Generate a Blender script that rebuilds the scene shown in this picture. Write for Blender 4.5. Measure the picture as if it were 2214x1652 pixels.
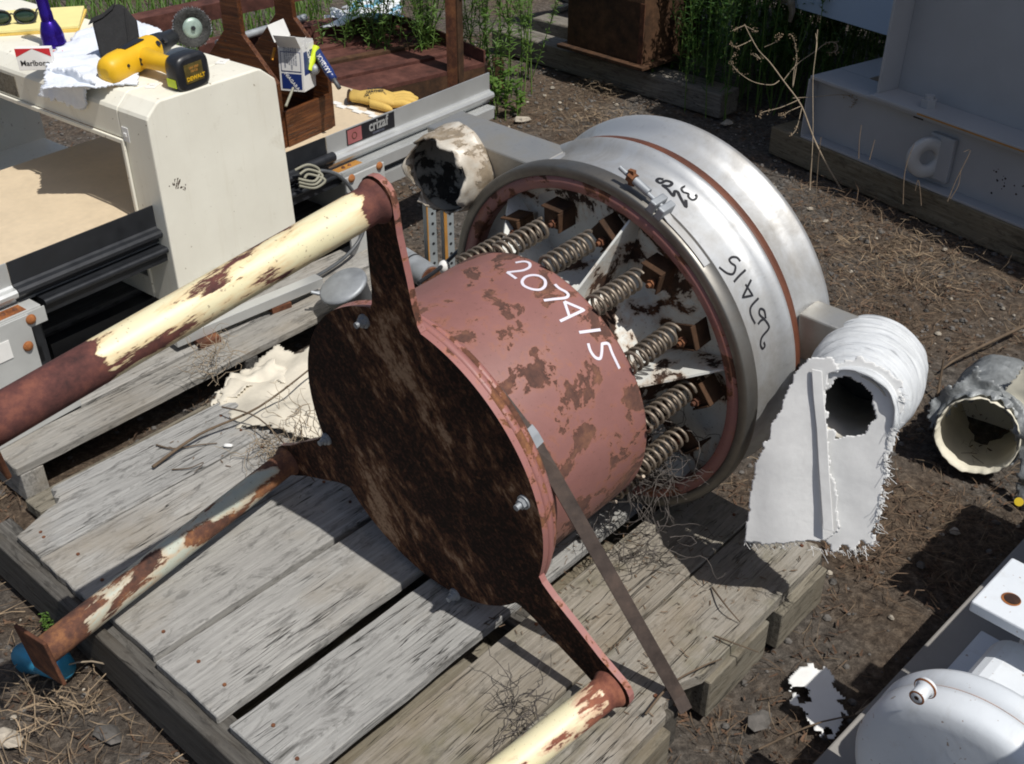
import bpy, bmesh, math, random
import numpy as np
from mathutils import Vector, Matrix, noise
random.seed(7); rng=np.random.default_rng(7)
scn=bpy.context.scene
for o in list(bpy.data.objects): bpy.data.objects.remove(o)
COL=scn.collection
R=math.radians

# ---------------------------------------------------------------- camera, light
CAMH=1.6; PITCH=33.5
cam=bpy.data.cameras.new('camera'); co=bpy.data.objects.new('camera',cam); COL.objects.link(co)
cam.sensor_width=36; cam.lens=38.58; cam.clip_start=.05; cam.clip_end=500
co.location=(0,0,CAMH); co.rotation_euler=(R(90-PITCH),0,0)
scn.camera=co
SUN_AZ,SUN_EL=134.0,60.0
sun=bpy.data.lights.new('sun','SUN'); so=bpy.data.objects.new('sun',sun); COL.objects.link(so)
sun.energy=4.3; sun.angle=R(.5); sun.color=(1,.97,.915)
sd=Vector((math.sin(R(SUN_AZ))*math.cos(R(SUN_EL)),math.cos(R(SUN_AZ))*math.cos(R(SUN_EL)),math.sin(R(SUN_EL))))
so.rotation_euler=sd.to_track_quat('Z','Y').to_euler(); so.location=sd*20
w=bpy.data.worlds.new('World'); scn.world=w; w.use_nodes=True
nt=w.node_tree; sky=nt.nodes.new('ShaderNodeTexSky'); sky.sky_type='NISHITA'; sky.sun_disc=False
sky.sun_elevation=R(SUN_EL); sky.sun_rotation=R(SUN_AZ); sky.dust_density=2.0
nt.nodes['Background'].inputs['Strength'].default_value=.072
nt.links.new(sky.outputs[0],nt.nodes['Background'].inputs['Color'])
scn.render.engine='CYCLES'
scn.view_settings.view_transform='Standard'; scn.view_settings.look='None'
scn.view_settings.exposure=.0; scn.view_settings.gamma=1; scn.view_settings.use_curve_mapping=False
scn.cycles.filter_width=1.9; scn.cycles.max_bounces=8; scn.cycles.transparent_max_bounces=4

# ---------------------------------------------------------------- measured rays (photo measured on a 2214 px wide print)
FPX=3309*2214/3088; CX,CY=1107,826
_p=R(PITCH)
vR=Vector((1,0,0)); vF=Vector((0,math.cos(_p),-math.sin(_p))); vD=Vector((0,-math.sin(_p),-math.cos(_p)))
CAM=Vector((0,0,CAMH))
def ray(x,y): return vR*(x-CX)+vD*(y-CY)+vF*FPX
def G(x,y,z=0.):
    v=ray(x,y); return CAM+v*((z-CAMH)/v.z)
def PL(x,y,pt,n):
    v=ray(x,y); return CAM+v*(((Vector(pt)-CAM).dot(n))/v.dot(n))
def RD(x,y,d): return CAM+ray(x,y)*(d/FPX)
def K(x,y,ox,oy,k=2.46): s=2214/3088; return ((ox+x/k)*s,(oy+y/k)*s)
def frame(o,x,y,z):
    m=Matrix.Identity(4)
    for i,v in enumerate((x,y,z,o)):
        for j in range(3): m[j][i]=v[j]
    return m
def azf(o,az):
    x=Vector((math.sin(R(az)),math.cos(R(az)),0)); y=Vector((-x.y,x.x,0))
    return frame(o,x,y,Vector((0,0,1)))

# ---------------------------------------------------------------- materials
def newmat(n):
    m=bpy.data.materials.new(n); m.use_nodes=True; t=m.node_tree
    return m,t,t.nodes['Principled BSDF']
def nd(t,ty,**k):
    n=t.nodes.new(ty)
    for a,b in k.items():
        if a in n.inputs: n.inputs[a].default_value=b
        else: setattr(n,a,b)
    return n
def coords(t,sc=(1,1,1),rnd=True):
    tc=nd(t,'ShaderNodeTexCoord'); mp=nd(t,'ShaderNodeMapping'); mp.inputs['Scale'].default_value=sc
    t.links.new(tc.outputs['Object'],mp.inputs['Vector'])
    if rnd:
        oi=nd(t,'ShaderNodeObjectInfo'); mu=nd(t,'ShaderNodeMath',operation='MULTIPLY'); mu.inputs[1].default_value=37.
        t.links.new(oi.outputs['Random'],mu.inputs[0])
        cb=nd(t,'ShaderNodeCombineXYZ'); 
        for i in range(3): t.links.new(mu.outputs[0],cb.inputs[i])
        t.links.new(cb.outputs[0],mp.inputs['Location'])
    return mp.outputs[0]
def noi(t,v,scale,detail=4,rough=.55,dist=0.):
    n=nd(t,'ShaderNodeTexNoise'); n.inputs['Scale'].default_value=scale; n.inputs['Detail'].default_value=detail
    n.inputs['Roughness'].default_value=rough; n.inputs['Distortion'].default_value=dist
    t.links.new(v,n.inputs['Vector']); return n.outputs[0]
def ramp(t,f,stops,interp='LINEAR'):
    r=nd(t,'ShaderNodeValToRGB'); r.color_ramp.interpolation=interp
    el=r.color_ramp.elements
    while len(el)<len(stops): el.new(.5)
    for e,(p,c) in zip(el,stops):
        e.position=p; e.color=(*c,1) if len(c)==3 else c
    t.links.new(f,r.inputs[0]); return r.outputs[0]
def mixc(t,f,a,b,mode='MIX'):
    m=nd(t,'ShaderNodeMix',data_type='RGBA',blend_type=mode)
    for s,v in ((m.inputs[0],f),(m.inputs[6],a),(m.inputs[7],b)):
        if hasattr(v,'is_output'): t.links.new(v,s)
        elif isinstance(v,(int,float)): s.default_value=v
        else: s.default_value=(*v,1)
    return m.outputs[2]
def mth(t,op,a,b=0.,clamp=False):
    m=nd(t,'ShaderNodeMath',operation=op,use_clamp=clamp)
    for s,v in ((m.inputs[0],a),(m.inputs[1],b)):
        if hasattr(v,'is_output'): t.links.new(v,s)
        else: s.default_value=v
    return m.outputs[0]
def bump(t,b,h,strength=.3,dist=.002,prev=None):
    n=nd(t,'ShaderNodeBump'); n.inputs['Strength'].default_value=strength; n.inputs['Distance'].default_value=dist
    t.links.new(h,n.inputs['Height']); t.links.new(n.outputs[0],b.inputs['Normal'])
def g3(v): return (v,v,v)
def plain(name,c,rough=.6,metal=0.,var=.12,scale=20,bs=.15,bd=.002,spec=.5,coat=0.):
    m,t,b=newmat(name); v=coords(t)
    n=noi(t,v,scale,5,.6); n2=noi(t,v,scale*.17,3,.6)
    k=mth(t,'ADD',mth(t,'MULTIPLY',n,.5),mth(t,'MULTIPLY',n2,.5))
    lo=tuple(x*(1-var*1.6) for x in c); hi=tuple(min(1,x*(1+var)) for x in c)
    t.links.new(ramp(t,k,[(.3,lo),(.7,hi)]),b.inputs['Base Color'])
    b.inputs['Metallic'].default_value=metal; b.inputs['Specular IOR Level'].default_value=spec
    b.inputs['Coat Weight'].default_value=coat
    t.links.new(ramp(t,n,[(.3,g3(max(0,rough-.08))),(.7,g3(min(1,rough+.1)))]),b.inputs['Roughness'])
    bump(t,b,n,bs,bd); return m
def wood(name,c1,c2,c3,knots=True,dark=(.045,.04,.035),green=None):
    m,t,b=newmat(name); v=coords(t,(.7,22,22)); v2=coords(t,(1,1,1)); v3=coords(t,(3.2,9,9))
    g=noi(t,v,6,8,.72,.5); big=noi(t,v2,5,4,.6); sp=noi(t,v3,7,5,.62,.3); fine=noi(t,coords(t,(6,140,140)),4,4,.7)
    c=ramp(t,g,[(.3,c1),(.5,c2),(.68,c3)])
    c=mixc(t,mth(t,'MULTIPLY',ramp(t,big,[(.35,g3(0)),(.7,g3(1))]),.38),c,tuple(x*.62 for x in c2))
    if green: c=mixc(t,ramp(t,noi(t,v2,9,5,.6),[(.5,g3(0)),(.68,g3(.7))]),c,green)
    c=mixc(t,ramp(t,sp,[(.57,g3(0)),(.66,g3(.62))]),c,tuple(x*.38 for x in c2))
    c=mixc(t,ramp(t,fine,[(.56,g3(0)),(.72,g3(.45))]),c,dark)
    ck=noi(t,coords(t,(.55,13,13)),3.2,3,.6,.2); ca=mth(t,'ABSOLUTE',mth(t,'SUBTRACT',ck,.5)); gate=ramp(t,noi(t,v2,4,2,.5),[(.45,g3(0)),(.55,g3(1))])
    crack=mth(t,'MULTIPLY',ramp(t,ca,[(.0,g3(1)),(.010,g3(0))]),gate)
    oi=nd(t,'ShaderNodeObjectInfo'); c=mixc(t,1.,c,ramp(t,oi.outputs['Random'],[(0,(.80,.79,.77)),(.5,(1,1,1)),(1,(.93,.96,1.0))]),'MULTIPLY')
    blot=ramp(t,noi(t,coords(t,(1.8,5,5)),6,8,.75,.6),[(.54,g3(0)),(.63,g3(.65))]); c=mixc(t,blot,c,tuple(x*.33 for x in c2))
    stain=ramp(t,noi(t,coords(t,(1,1.6,1.6)),2.6,5,.65),[(.5,g3(0)),(.72,g3(.6))]); c=mixc(t,stain,c,(c2[0]*.72,c2[1]*.62,c2[2]*.48))
    c=mixc(t,crack,c,(.02,.018,.015))
    t.links.new(c,b.inputs['Base Color']); b.inputs['Roughness'].default_value=.88; b.inputs['Specular IOR Level'].default_value=.25
    h=mth(t,'ADD',mth(t,'MULTIPLY',g,.6),mth(t,'ADD',mth(t,'MULTIPLY',fine,-.5),mth(t,'ADD',mth(t,'MULTIPLY',sp,-.6),mth(t,'MULTIPLY',crack,-1.2))))
    bump(t,b,h,.75,.004); return m
def rustcol(t,v,dark=(.035,.017,.012),mid=(.12,.048,.026),hi=(.26,.11,.045),s=30):
    n=noi(t,v,s,8,.7); n2=noi(t,v,s*.2,4,.6)
    k=mth(t,'ADD',mth(t,'MULTIPLY',n,.6),mth(t,'MULTIPLY',n2,.4))
    return ramp(t,k,[(.36,dark),(.5,mid),(.66,hi)]),n
def rust(name,dark=(.035,.017,.012),mid=(.12,.048,.026),hi=(.26,.11,.045),s=30,rough=.85):
    m,t,b=newmat(name); v=coords(t); c,n=rustcol(t,v,dark,mid,hi,s)
    t.links.new(c,b.inputs['Base Color']); b.inputs['Roughness'].default_value=rough; b.inputs['Specular IOR Level'].default_value=.3
    bump(t,b,n,.6,.003); return m
def peel(name,paint,thr=.6,scale=8,dark=(.04,.018,.012),mid=(.13,.05,.027),hi=(.3,.13,.05),paint2=None,rough=.45,stretch=(1,1,1),axis=None,halo=(.5,.22,.07),dots=.0,streaks=False):
    """flaking paint over rust; axis=(list of (pos,bias)) adds rust bias along local Z"""
    m,t,b=newmat(name); v=coords(t,(1,1,1)); vs=coords(t,stretch)
    rc,rn=rustcol(t,v,dark,mid,hi,45)
    f=noi(t,vs,scale,10,.66,.35)
    if dots: f=mth(t,'MAXIMUM',f,mth(t,'SUBTRACT',noi(t,v,scale*6,3,.5),-dots+.0))
    if axis:
        tc=nd(t,'ShaderNodeTexCoord'); sx=nd(t,'ShaderNodeSeparateXYZ'); t.links.new(tc.outputs['Object'],sx.inputs[0])
        z=sx.outputs['Z']; L=axis[-1][0]; zz=mth(t,'DIVIDE',z,L,True)
        bias=ramp(t,zz,[(p/L,g3(.5+q)) for p,q in axis]); f=mth(t,'ADD',f,mth(t,'SUBTRACT',bias,.5))
    mask=ramp(t,f,[(thr-.008,g3(0)),(thr+.008,g3(1))])
    hal=ramp(t,f,[(thr-.06,g3(0)),(thr,g3(1))])
    p2=paint2 or tuple(x*.8 for x in paint)
    pc=ramp(t,noi(t,v,12,6,.65),[(.32,p2),(.66,paint)])
    pc=mixc(t,ramp(t,noi(t,v,5,5,.7),[(.5,g3(0)),(.75,g3(.4))]),pc,tuple(x*.72 for x in paint))
    pc=mixc(t,mth(t,'MULTIPLY',hal,mth(t,'MULTIPLY',noi(t,v,14,4,.6),.9)),pc,halo)
    pc=mixc(t,ramp(t,noi(t,v,170,2,.5),[(.66,g3(0)),(.72,g3(.55))]),pc,mid)
    c=mixc(t,mask,pc,rc); t.links.new(c,b.inputs['Base Color'])
    t.links.new(ramp(t,mask,[(0,g3(rough)),(1,g3(.9))]),b.inputs['Roughness'])
    h=mth(t,'SUBTRACT',mth(t,'MULTIPLY',rn,.35),mask); bump(t,b,h,.7,.0016); return m
def steel(name,c=(.62,.62,.6),rough=.32,metal=1.,grime=(.25,.22,.18)):
    m,t,b=newmat(name); v=coords(t); n=noi(t,v,7,6,.65,.4); n2=noi(t,v,60,4,.6)
    cc=mixc(t,ramp(t,n,[(.42,g3(0)),(.7,g3(.75))]),c,grime)
    cc=mixc(t,ramp(t,n2,[(.6,g3(0)),(.8,g3(.5))]),cc,tuple(x*.5 for x in c))
    t.links.new(cc,b.inputs['Base Color']); b.inputs['Metallic'].default_value=metal
    t.links.new(ramp(t,n,[(.3,g3(rough)),(.7,g3(rough+.22))]),b.inputs['Roughness'])
    bump(t,b,n2,.12,.001); return m
M={}
M['wood']=wood('weathered_wood',(.25,.239,.222),(.35,.337,.312),(.45,.432,.40))
M['wood2']=wood('weathered_wood_pale',(.255,.246,.228),(.36,.347,.322),(.47,.452,.42))
M['woodgreen']=wood('weathered_wood_mossy',(.21,.185,.15),(.31,.28,.235),(.41,.375,.325),green=(.17,.155,.095))
M['woodtan']=wood('timber_tan',(.14,.12,.09),(.215,.19,.145),(.30,.27,.215))
M['wooddark']=wood('timber_dark',(.06,.055,.05),(.105,.098,.088),(.16,.15,.135))
M['sleeper']=wood('timber_sleeper',(.12,.105,.085),(.2,.18,.15),(.3,.27,.23))
M['rust']=rust('rust'); M['rustdark']=rust('rust_dark',(.012,.008,.007),(.034,.017,.012),(.085,.04,.022),14)
M['rustred']=rust('rust_red',(.03,.012,.009),(.085,.032,.024),(.16,.065,.048),16)
M['rustbrown']=rust('rust_brown',(.02,.012,.008),(.06,.03,.015),(.12,.06,.03),20)
M['rustorange']=rust('rust_orange',(.12,.04,.015),(.3,.11,.035),(.45,.2,.07),40)
# disc: near-black brown with diagonal tan streaks
def discmat():
    m,t,b=newmat('dark_streaked_plate'); tc=nd(t,'ShaderNodeTexCoord'); rt=nd(t,'ShaderNodeMapping'); rt.inputs['Rotation'].default_value=(0,0,R(-56)); t.links.new(tc.outputs['Object'],rt.inputs['Vector'])
    mp=nd(t,'ShaderNodeMapping'); mp.inputs['Scale'].default_value=(.55,1,1)
    t.links.new(rt.outputs[0],mp.inputs['Vector']); v=mp.outputs[0]
    f=noi(t,v,42,9,.72,.2)
    mp2=nd(t,'ShaderNodeMapping'); mp2.inputs['Scale'].default_value=(.5,1,1); mp2.inputs['Location'].default_value=(.31,.17,0)
    t.links.new(rt.outputs[0],mp2.inputs['Vector']); g=noi(t,mp2.outputs[0],5.5,3,.5)
    k=mth(t,'ADD',mth(t,'MULTIPLY',f,.55),mth(t,'MULTIPLY',g,.45))
    c=ramp(t,k,[(.48,(.014,.007,.005)),(.515,(.042,.018,.011)),(.55,(.13,.058,.027)),(.60,(.33,.21,.13))])
    c=mixc(t,ramp(t,noi(t,tc.outputs['Object'],130,4,.6),[(.48,g3(0)),(.66,g3(.75))]),c,(.085,.032,.018))
    c=mixc(t,ramp(t,noi(t,tc.outputs['Object'],60,6,.7),[(.60,g3(0)),(.68,g3(.7))]),c,(.17,.075,.035))
    t.links.new(c,b.inputs['Base Color']); b.inputs['Roughness'].default_value=.8; b.inputs['Specular IOR Level'].default_value=.15
    bump(t,b,f,.5,.002); return m
M['disc']=discmat()
M['drum']=peel('oxide_red_paint',(.262,.118,.103),.540,12,paint2=(.215,.098,.085),dark=(.05,.025,.02),mid=(.105,.047,.034),hi=(.22,.10,.058),rough=.5,halo=(.3,.12,.06))
M['pink']=peel('oxide_pink_edge',(.30,.135,.12),.56,16,paint2=(.3,.125,.11),rough=.5,halo=(.4,.15,.06))
CR=(.72,.66,.44)
M['leg1']=peel('cream_paint_leg',CR,.564,11,dark=(.04,.015,.014),mid=(.10,.034,.028),hi=(.2,.07,.045),paint2=(.74,.67,.42),stretch=(1,1,.24),axis=[(0,.34),(.045,.02),(.30,.0),(.40,.03),(.45,.05),(.50,.42),(.64,.45)],halo=(.6,.3,.1))
M['leg2']=peel('worn_pale_paint_leg',(.46,.48,.40),.625,9,dark=(.04,.02,.015),mid=(.11,.045,.027),hi=(.3,.13,.05),paint2=(.34,.37,.31),stretch=(1,1,.4),axis=[(0,.4),(.05,.16),(.12,.05),(.30,.03),(.44,.06),(.52,.14),(.585,.42),(.64,.5)],halo=(.5,.25,.1))
M['leg3']=peel('cream_paint_leg_c',CR,.575,10,dark=(.06,.02,.015),mid=(.17,.055,.035),hi=(.3,.11,.06),paint2=(.76,.68,.42),stretch=(1,1,.4),axis=[(0,.4),(.03,.1),(.09,.0),(.64,.0)],halo=(.5,.12,.09))
M['white']=peel('flaking_white_paint',(.70,.71,.68),.545,8,dark=(.012,.008,.006),mid=(.05,.022,.012),hi=(.16,.07,.03),paint2=(.58,.58,.54),halo=(.45,.25,.1))
M['spring']=plain('spring_steel',(.25,.205,.16),.5,.55,.35,60,.2,.001)
M['steel']=steel('brushed_stainless',(.56,.57,.575),.46,.72)
M['steeldull']=steel('dull_stainless',(.50,.49,.46),.45,.85,(.33,.29,.22))
M['clamp']=steel('clamp_channel',(.24,.23,.21),.42,.9,(.14,.12,.1))
M['gasket']=plain('brown_rubber_gasket',(.115,.036,.016),.6,0,.3,20)
def creamm():
    m,t,b=newmat('cream_fibreglass'); v=coords(t,rnd=False); a=noi(t,v,5,5,.6); st=noi(t,coords(t,(14,14,1.2),False),3,5,.65); sp=noi(t,v,75,3,.5); sm_=noi(t,v,11,6,.7,.5)
    c=ramp(t,a,[(.3,(.73,.70,.60)),(.65,(.80,.775,.67))]); c=mixc(t,ramp(t,st,[(.55,g3(0)),(.8,g3(.30))]),c,(.55,.49,.36)); c=mixc(t,ramp(t,sm_,[(.60,g3(0)),(.70,g3(.35))]),c,(.50,.45,.34))
    c=mixc(t,ramp(t,sp,[(.70,g3(0)),(.74,g3(.7))]),c,(.22,.15,.08)); t.links.new(c,b.inputs['Base Color']); t.links.new(ramp(t,a,[(.3,g3(.38)),(.7,g3(.6))]),b.inputs['Roughness']); bump(t,b,noi(t,v,160,3,.5),.08,.0008); return m
M['cream']=creamm()
def gearm():
    m,t,b=newmat('white_machine_paint'); v=coords(t,rnd=False); a=noi(t,v,6,5,.6); st=noi(t,coords(t,(9,9,2),False),4,5,.65); sp=noi(t,v,90,3,.5)
    c=ramp(t,a,[(.3,(.60,.635,.67)),(.65,(.69,.72,.75))]); c=mixc(t,ramp(t,st,[(.54,g3(0)),(.8,g3(.4))]),c,(.42,.40,.36)); c=mixc(t,ramp(t,sp,[(.69,g3(0)),(.73,g3(.8))]),c,(.22,.13,.07))
    t.links.new(c,b.inputs['Base Color']); b.inputs['Roughness'].default_value=.5; bump(t,b,noi(t,v,55,4,.6),.25,.0015); return m

M['tan']=plain('tan_laminate',(.60,.485,.335),.6,0,.08,60,.1,.0006)
M['alu']=plain('anodised_aluminium',(.60,.61,.60),.36,.55,.06,10,.04,.0006)
M['frame']=plain('grey_frame_paint',(.46,.465,.45),.5,.1,.10,14,.08,.001)
M['black']=plain('black_plastic',(.018,.019,.022),.4,0,.2,40,.1,.001)
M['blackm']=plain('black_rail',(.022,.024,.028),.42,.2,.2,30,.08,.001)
M['pouch']=plain('black_nylon_weave',(.012,.012,.013),.85,0,.3,220,.5,.001)
M['towel']=plain('white_terry_cloth',(.74,.78,.85),.95,0,.05,260,.9,.003)
M['purple']=plain('purple_anodised',(.045,.018,.30),.22,.75,.15,20,.05,.001)
M['yellow']=plain('yellow_tool_shell',(.72,.42,.012),.5,0,.12,18,.1,.001)
M['pad']=plain('yellow_paper',(.80,.70,.30),.8,0,.05,30)
M['padedge']=plain('yellow_pad_edge',(.75,.52,.12),.8,0,.12,120)
M['paper']=plain('white_card',(.76,.75,.72),.7,0,.05,40)
M['red']=plain('red_print',(.55,.02,.03),.5,0,.05,20)
M['ink']=plain('black_ink',(.012,.012,.015),.5,0,.1,20)
M['greyink']=plain('grey_print',(.16,.17,.22),.6,0,.2,90)
M['navy']=plain('navy_print',(.016,.035,.16),.35,0,.1,20)
M['wine']=plain('faded_red_panel',(.33,.11,.11),.5,0,.15,25)
M['marker']=plain('white_paint_marker',(.66,.63,.70),.5,0,.03,20)
M['hi']=plain('highlighter_yellow',(.62,.75,.02),.5,0,.05,20)
M['orange']=plain('orange_plastic',(.8,.32,.02),.5,0,.1,20)
M['varnish']=wood('varnished_wood',(.035,.011,.005),(.10,.034,.013),(.22,.085,.028))
M['varnish'].node_tree.nodes['Principled BSDF'].inputs['Roughness'].default_value=.35
M['wedge']=plain('wood_edge_grey',(.10,.085,.075),.7,0,.2,30)
M['glove']=plain('yellow_leather',(.60,.40,.10),.8,0,.13,30,.4,.002)
M['cloth']=plain('white_canvas',(.70,.70,.69),.95,0,.06,60,.25,.002)
def wrapm():
    m,t,b=newmat('creased_white_wrap'); v=coords(t,(3,3,30),False); n=noi(t,v,3.2,6,.6,.6); k=noi(t,coords(t,(1,1,1),False),30,5,.6)
    c=ramp(t,n,[(.33,(.30,.315,.33)),(.42,(.54,.56,.58)),(.62,(.66,.68,.69))]); c=mixc(t,ramp(t,k,[(.45,g3(0)),(.7,g3(.4))]),c,(.45,.46,.46))  # fold lines darkened in the colour as crease shade
    t.links.new(c,b.inputs['Base Color']); b.inputs['Roughness'].default_value=.75; bump(t,b,mth(t,'ADD',n,mth(t,'MULTIPLY',k,.3)),.9,.006); return m
M['cloth2']=wrapm()
M['rag']=plain('stained_cloth_sheet',(.62,.57,.47),.95,0,.22,14,.5,.003)
M['liner']=plain('cream_liner',(.68,.64,.52),.7,0,.12,18,.3,.002)
M['foil']=plain('grey_foil_tape',(.27,.285,.29),.5,.25,.35,45,.9,.004)
M['scrap']=plain('white_sheet_scrap',(.76,.76,.74),.8,0,.04,30,.2,.002)
M['plaster']=peel('residue_crust',(.60,.57,.50),.52,9,dark=(.13,.11,.085),mid=(.24,.19,.13),hi=(.36,.32,.27),paint2=(.40,.35,.28),rough=.4,halo=(.35,.24,.14))
M['darkmottle']=peel('dark_mottled_lining',(.30,.29,.25),.535,16,dark=(.008,.008,.007),mid=(.02,.018,.015),hi=(.05,.045,.035),rough=.7,halo=(.05,.05,.04))  # near-black flakes over mottled grey
M['mgrey']=plain('machine_grey_paint',(.37,.375,.385),.5,0,.08,7,.08,.001)
M['mblue']=plain('pale_blue_panel',(.42,.52,.66),.5,0,.05,6,.05,.001)
M['mtimber']=wood('timber_under_machine',(.14,.11,.07),(.22,.18,.12),(.31,.26,.18))
M['gear']=gearm(); M['eye']=plain('eye_grey_sunlit',(.50,.50,.49),.5,0,.12,20)  # lifting eye lighter than the machine grey, sunlight painted into its colour
M['galv']=plain('galvanised',(.36,.38,.40),.55,.45,.22,25,.2,.001)
M['can']=plain('blue_can',(.05,.33,.55),.35,.3,.4,14)
M['cable']=plain('grey_cable',(.08,.085,.09),.5,0,.2,30)
M['cablep']=plain('pale_cable',(.26,.25,.19),.6,0,.2,40)
M['bracket']=M['rustbrown']
M['strap']=rust('steel_strap_bar',(.03,.022,.019),(.058,.043,.036),(.10,.07,.055),25,.6)
M['slot']=plain('slotted_angle_paint',(.30,.33,.34),.5,.2,.15,20)
M['slotrust']=plain('ochre_edge',(.42,.2,.04),.7,0,.2,20)
M['stem']=plain('green_stem',(.10,.17,.03),.7,0,.15,30)
M['twig']=plain('dry_twig',(.12,.085,.055),.9,0,.3,60)
M['twigp']=plain('pale_dry_stem',(.34,.27,.19),.9,0,.25,60)
M['straw']=plain('dry_straw',(.15,.098,.06),.95,0,.6,45)
M['straw2']=plain('pale_straw',(.28,.205,.13),.95,0,.6,45)
M['litter']=plain('dark_litter',(.105,.060,.036),.95,0,.6,60)
M['peb']=plain('gravel_stone',(.12,.11,.10),.9,0,.6,40)
M['pebp']=plain('pale_stone',(.42,.37,.30),.85,0,.45,30)
M['web']=plain('dead_vine_tangle',(.11,.095,.085),.9,0,.3,50)
def leafm(name,c1,c2):
    m,t,b=newmat(name); v=coords(t); n=noi(t,v,14,3,.6)
    t.links.new(ramp(t,n,[(.3,c1),(.7,c2)]),b.inputs['Base Color']); b.inputs['Roughness'].default_value=.55
    b.inputs['Transmission Weight'].default_value=0
    tr=nd(t,'ShaderNodeBsdfTranslucent'); tr.inputs[0].default_value=(c2[0]*1.6,c2[1]*1.6,c2[2]*.8,1)
    mx=nd(t,'ShaderNodeMixShader'); mx.inputs[0].default_value=.35
    t.links.new(b.outputs[0],mx.inputs[1]); t.links.new(tr.outputs[0],mx.inputs[2])
    t.links.new(mx.outputs[0],t.nodes['Material Output'].inputs[0]); return m
M['leaf']=leafm('green_leaf',(.06,.125,.02),(.13,.23,.045))
M['leafshade']=leafm('shaded_green_leaf',(.03,.08,.015),(.055,.13,.03))  # darker copy of the leaf green, shade painted in for the shaded weeds
def bagm():
    m,t,b=newmat('printed_plastic_bag'); v=coords(t); n=noi(t,v,4,3,.5,.6)
    t.links.new(ramp(t,n,[(.42,(.78,.8,.82)),(.5,(.72,.76,.8)),(.53,(.2,.45,.62)),(.6,(.75,.78,.82))],'CONSTANT'),b.inputs['Base Color']); b.inputs['Roughness'].default_value=.35; bump(t,b,noi(t,v,18,4,.5),.6,.01); return m
M['bag']=bagm()
def groundm():
    m,t,b=newmat('cinder_ground'); v=coords(t,rnd=False)
    n=noi(t,v,55,9,.75); p=noi(t,v,1.7,5,.6,.4); f=noi(t,v,230,4,.7)
    a=ramp(t,n,[(.34,(.045,.038,.033)),(.52,(.115,.10,.086)),(.68,(.24,.21,.18))])
    l=ramp(t,n,[(.34,(.045,.032,.023)),(.52,(.115,.084,.060)),(.68,(.23,.175,.125))])
    c=mixc(t,ramp(t,p,[(.42,g3(0)),(.58,g3(1))]),a,l)
    c=mixc(t,ramp(t,f,[(.66,g3(0)),(.76,g3(.6))]),c,(.3,.27,.23))
    t.links.new(c,b.inputs['Base Color']); b.inputs['Roughness'].default_value=.95; b.inputs['Specular IOR Level'].default_value=.2
    bump(t,b,mth(t,'ADD',n,mth(t,'MULTIPLY',f,.5)),1.,.012); return m
M['ground']=groundm()

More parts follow.
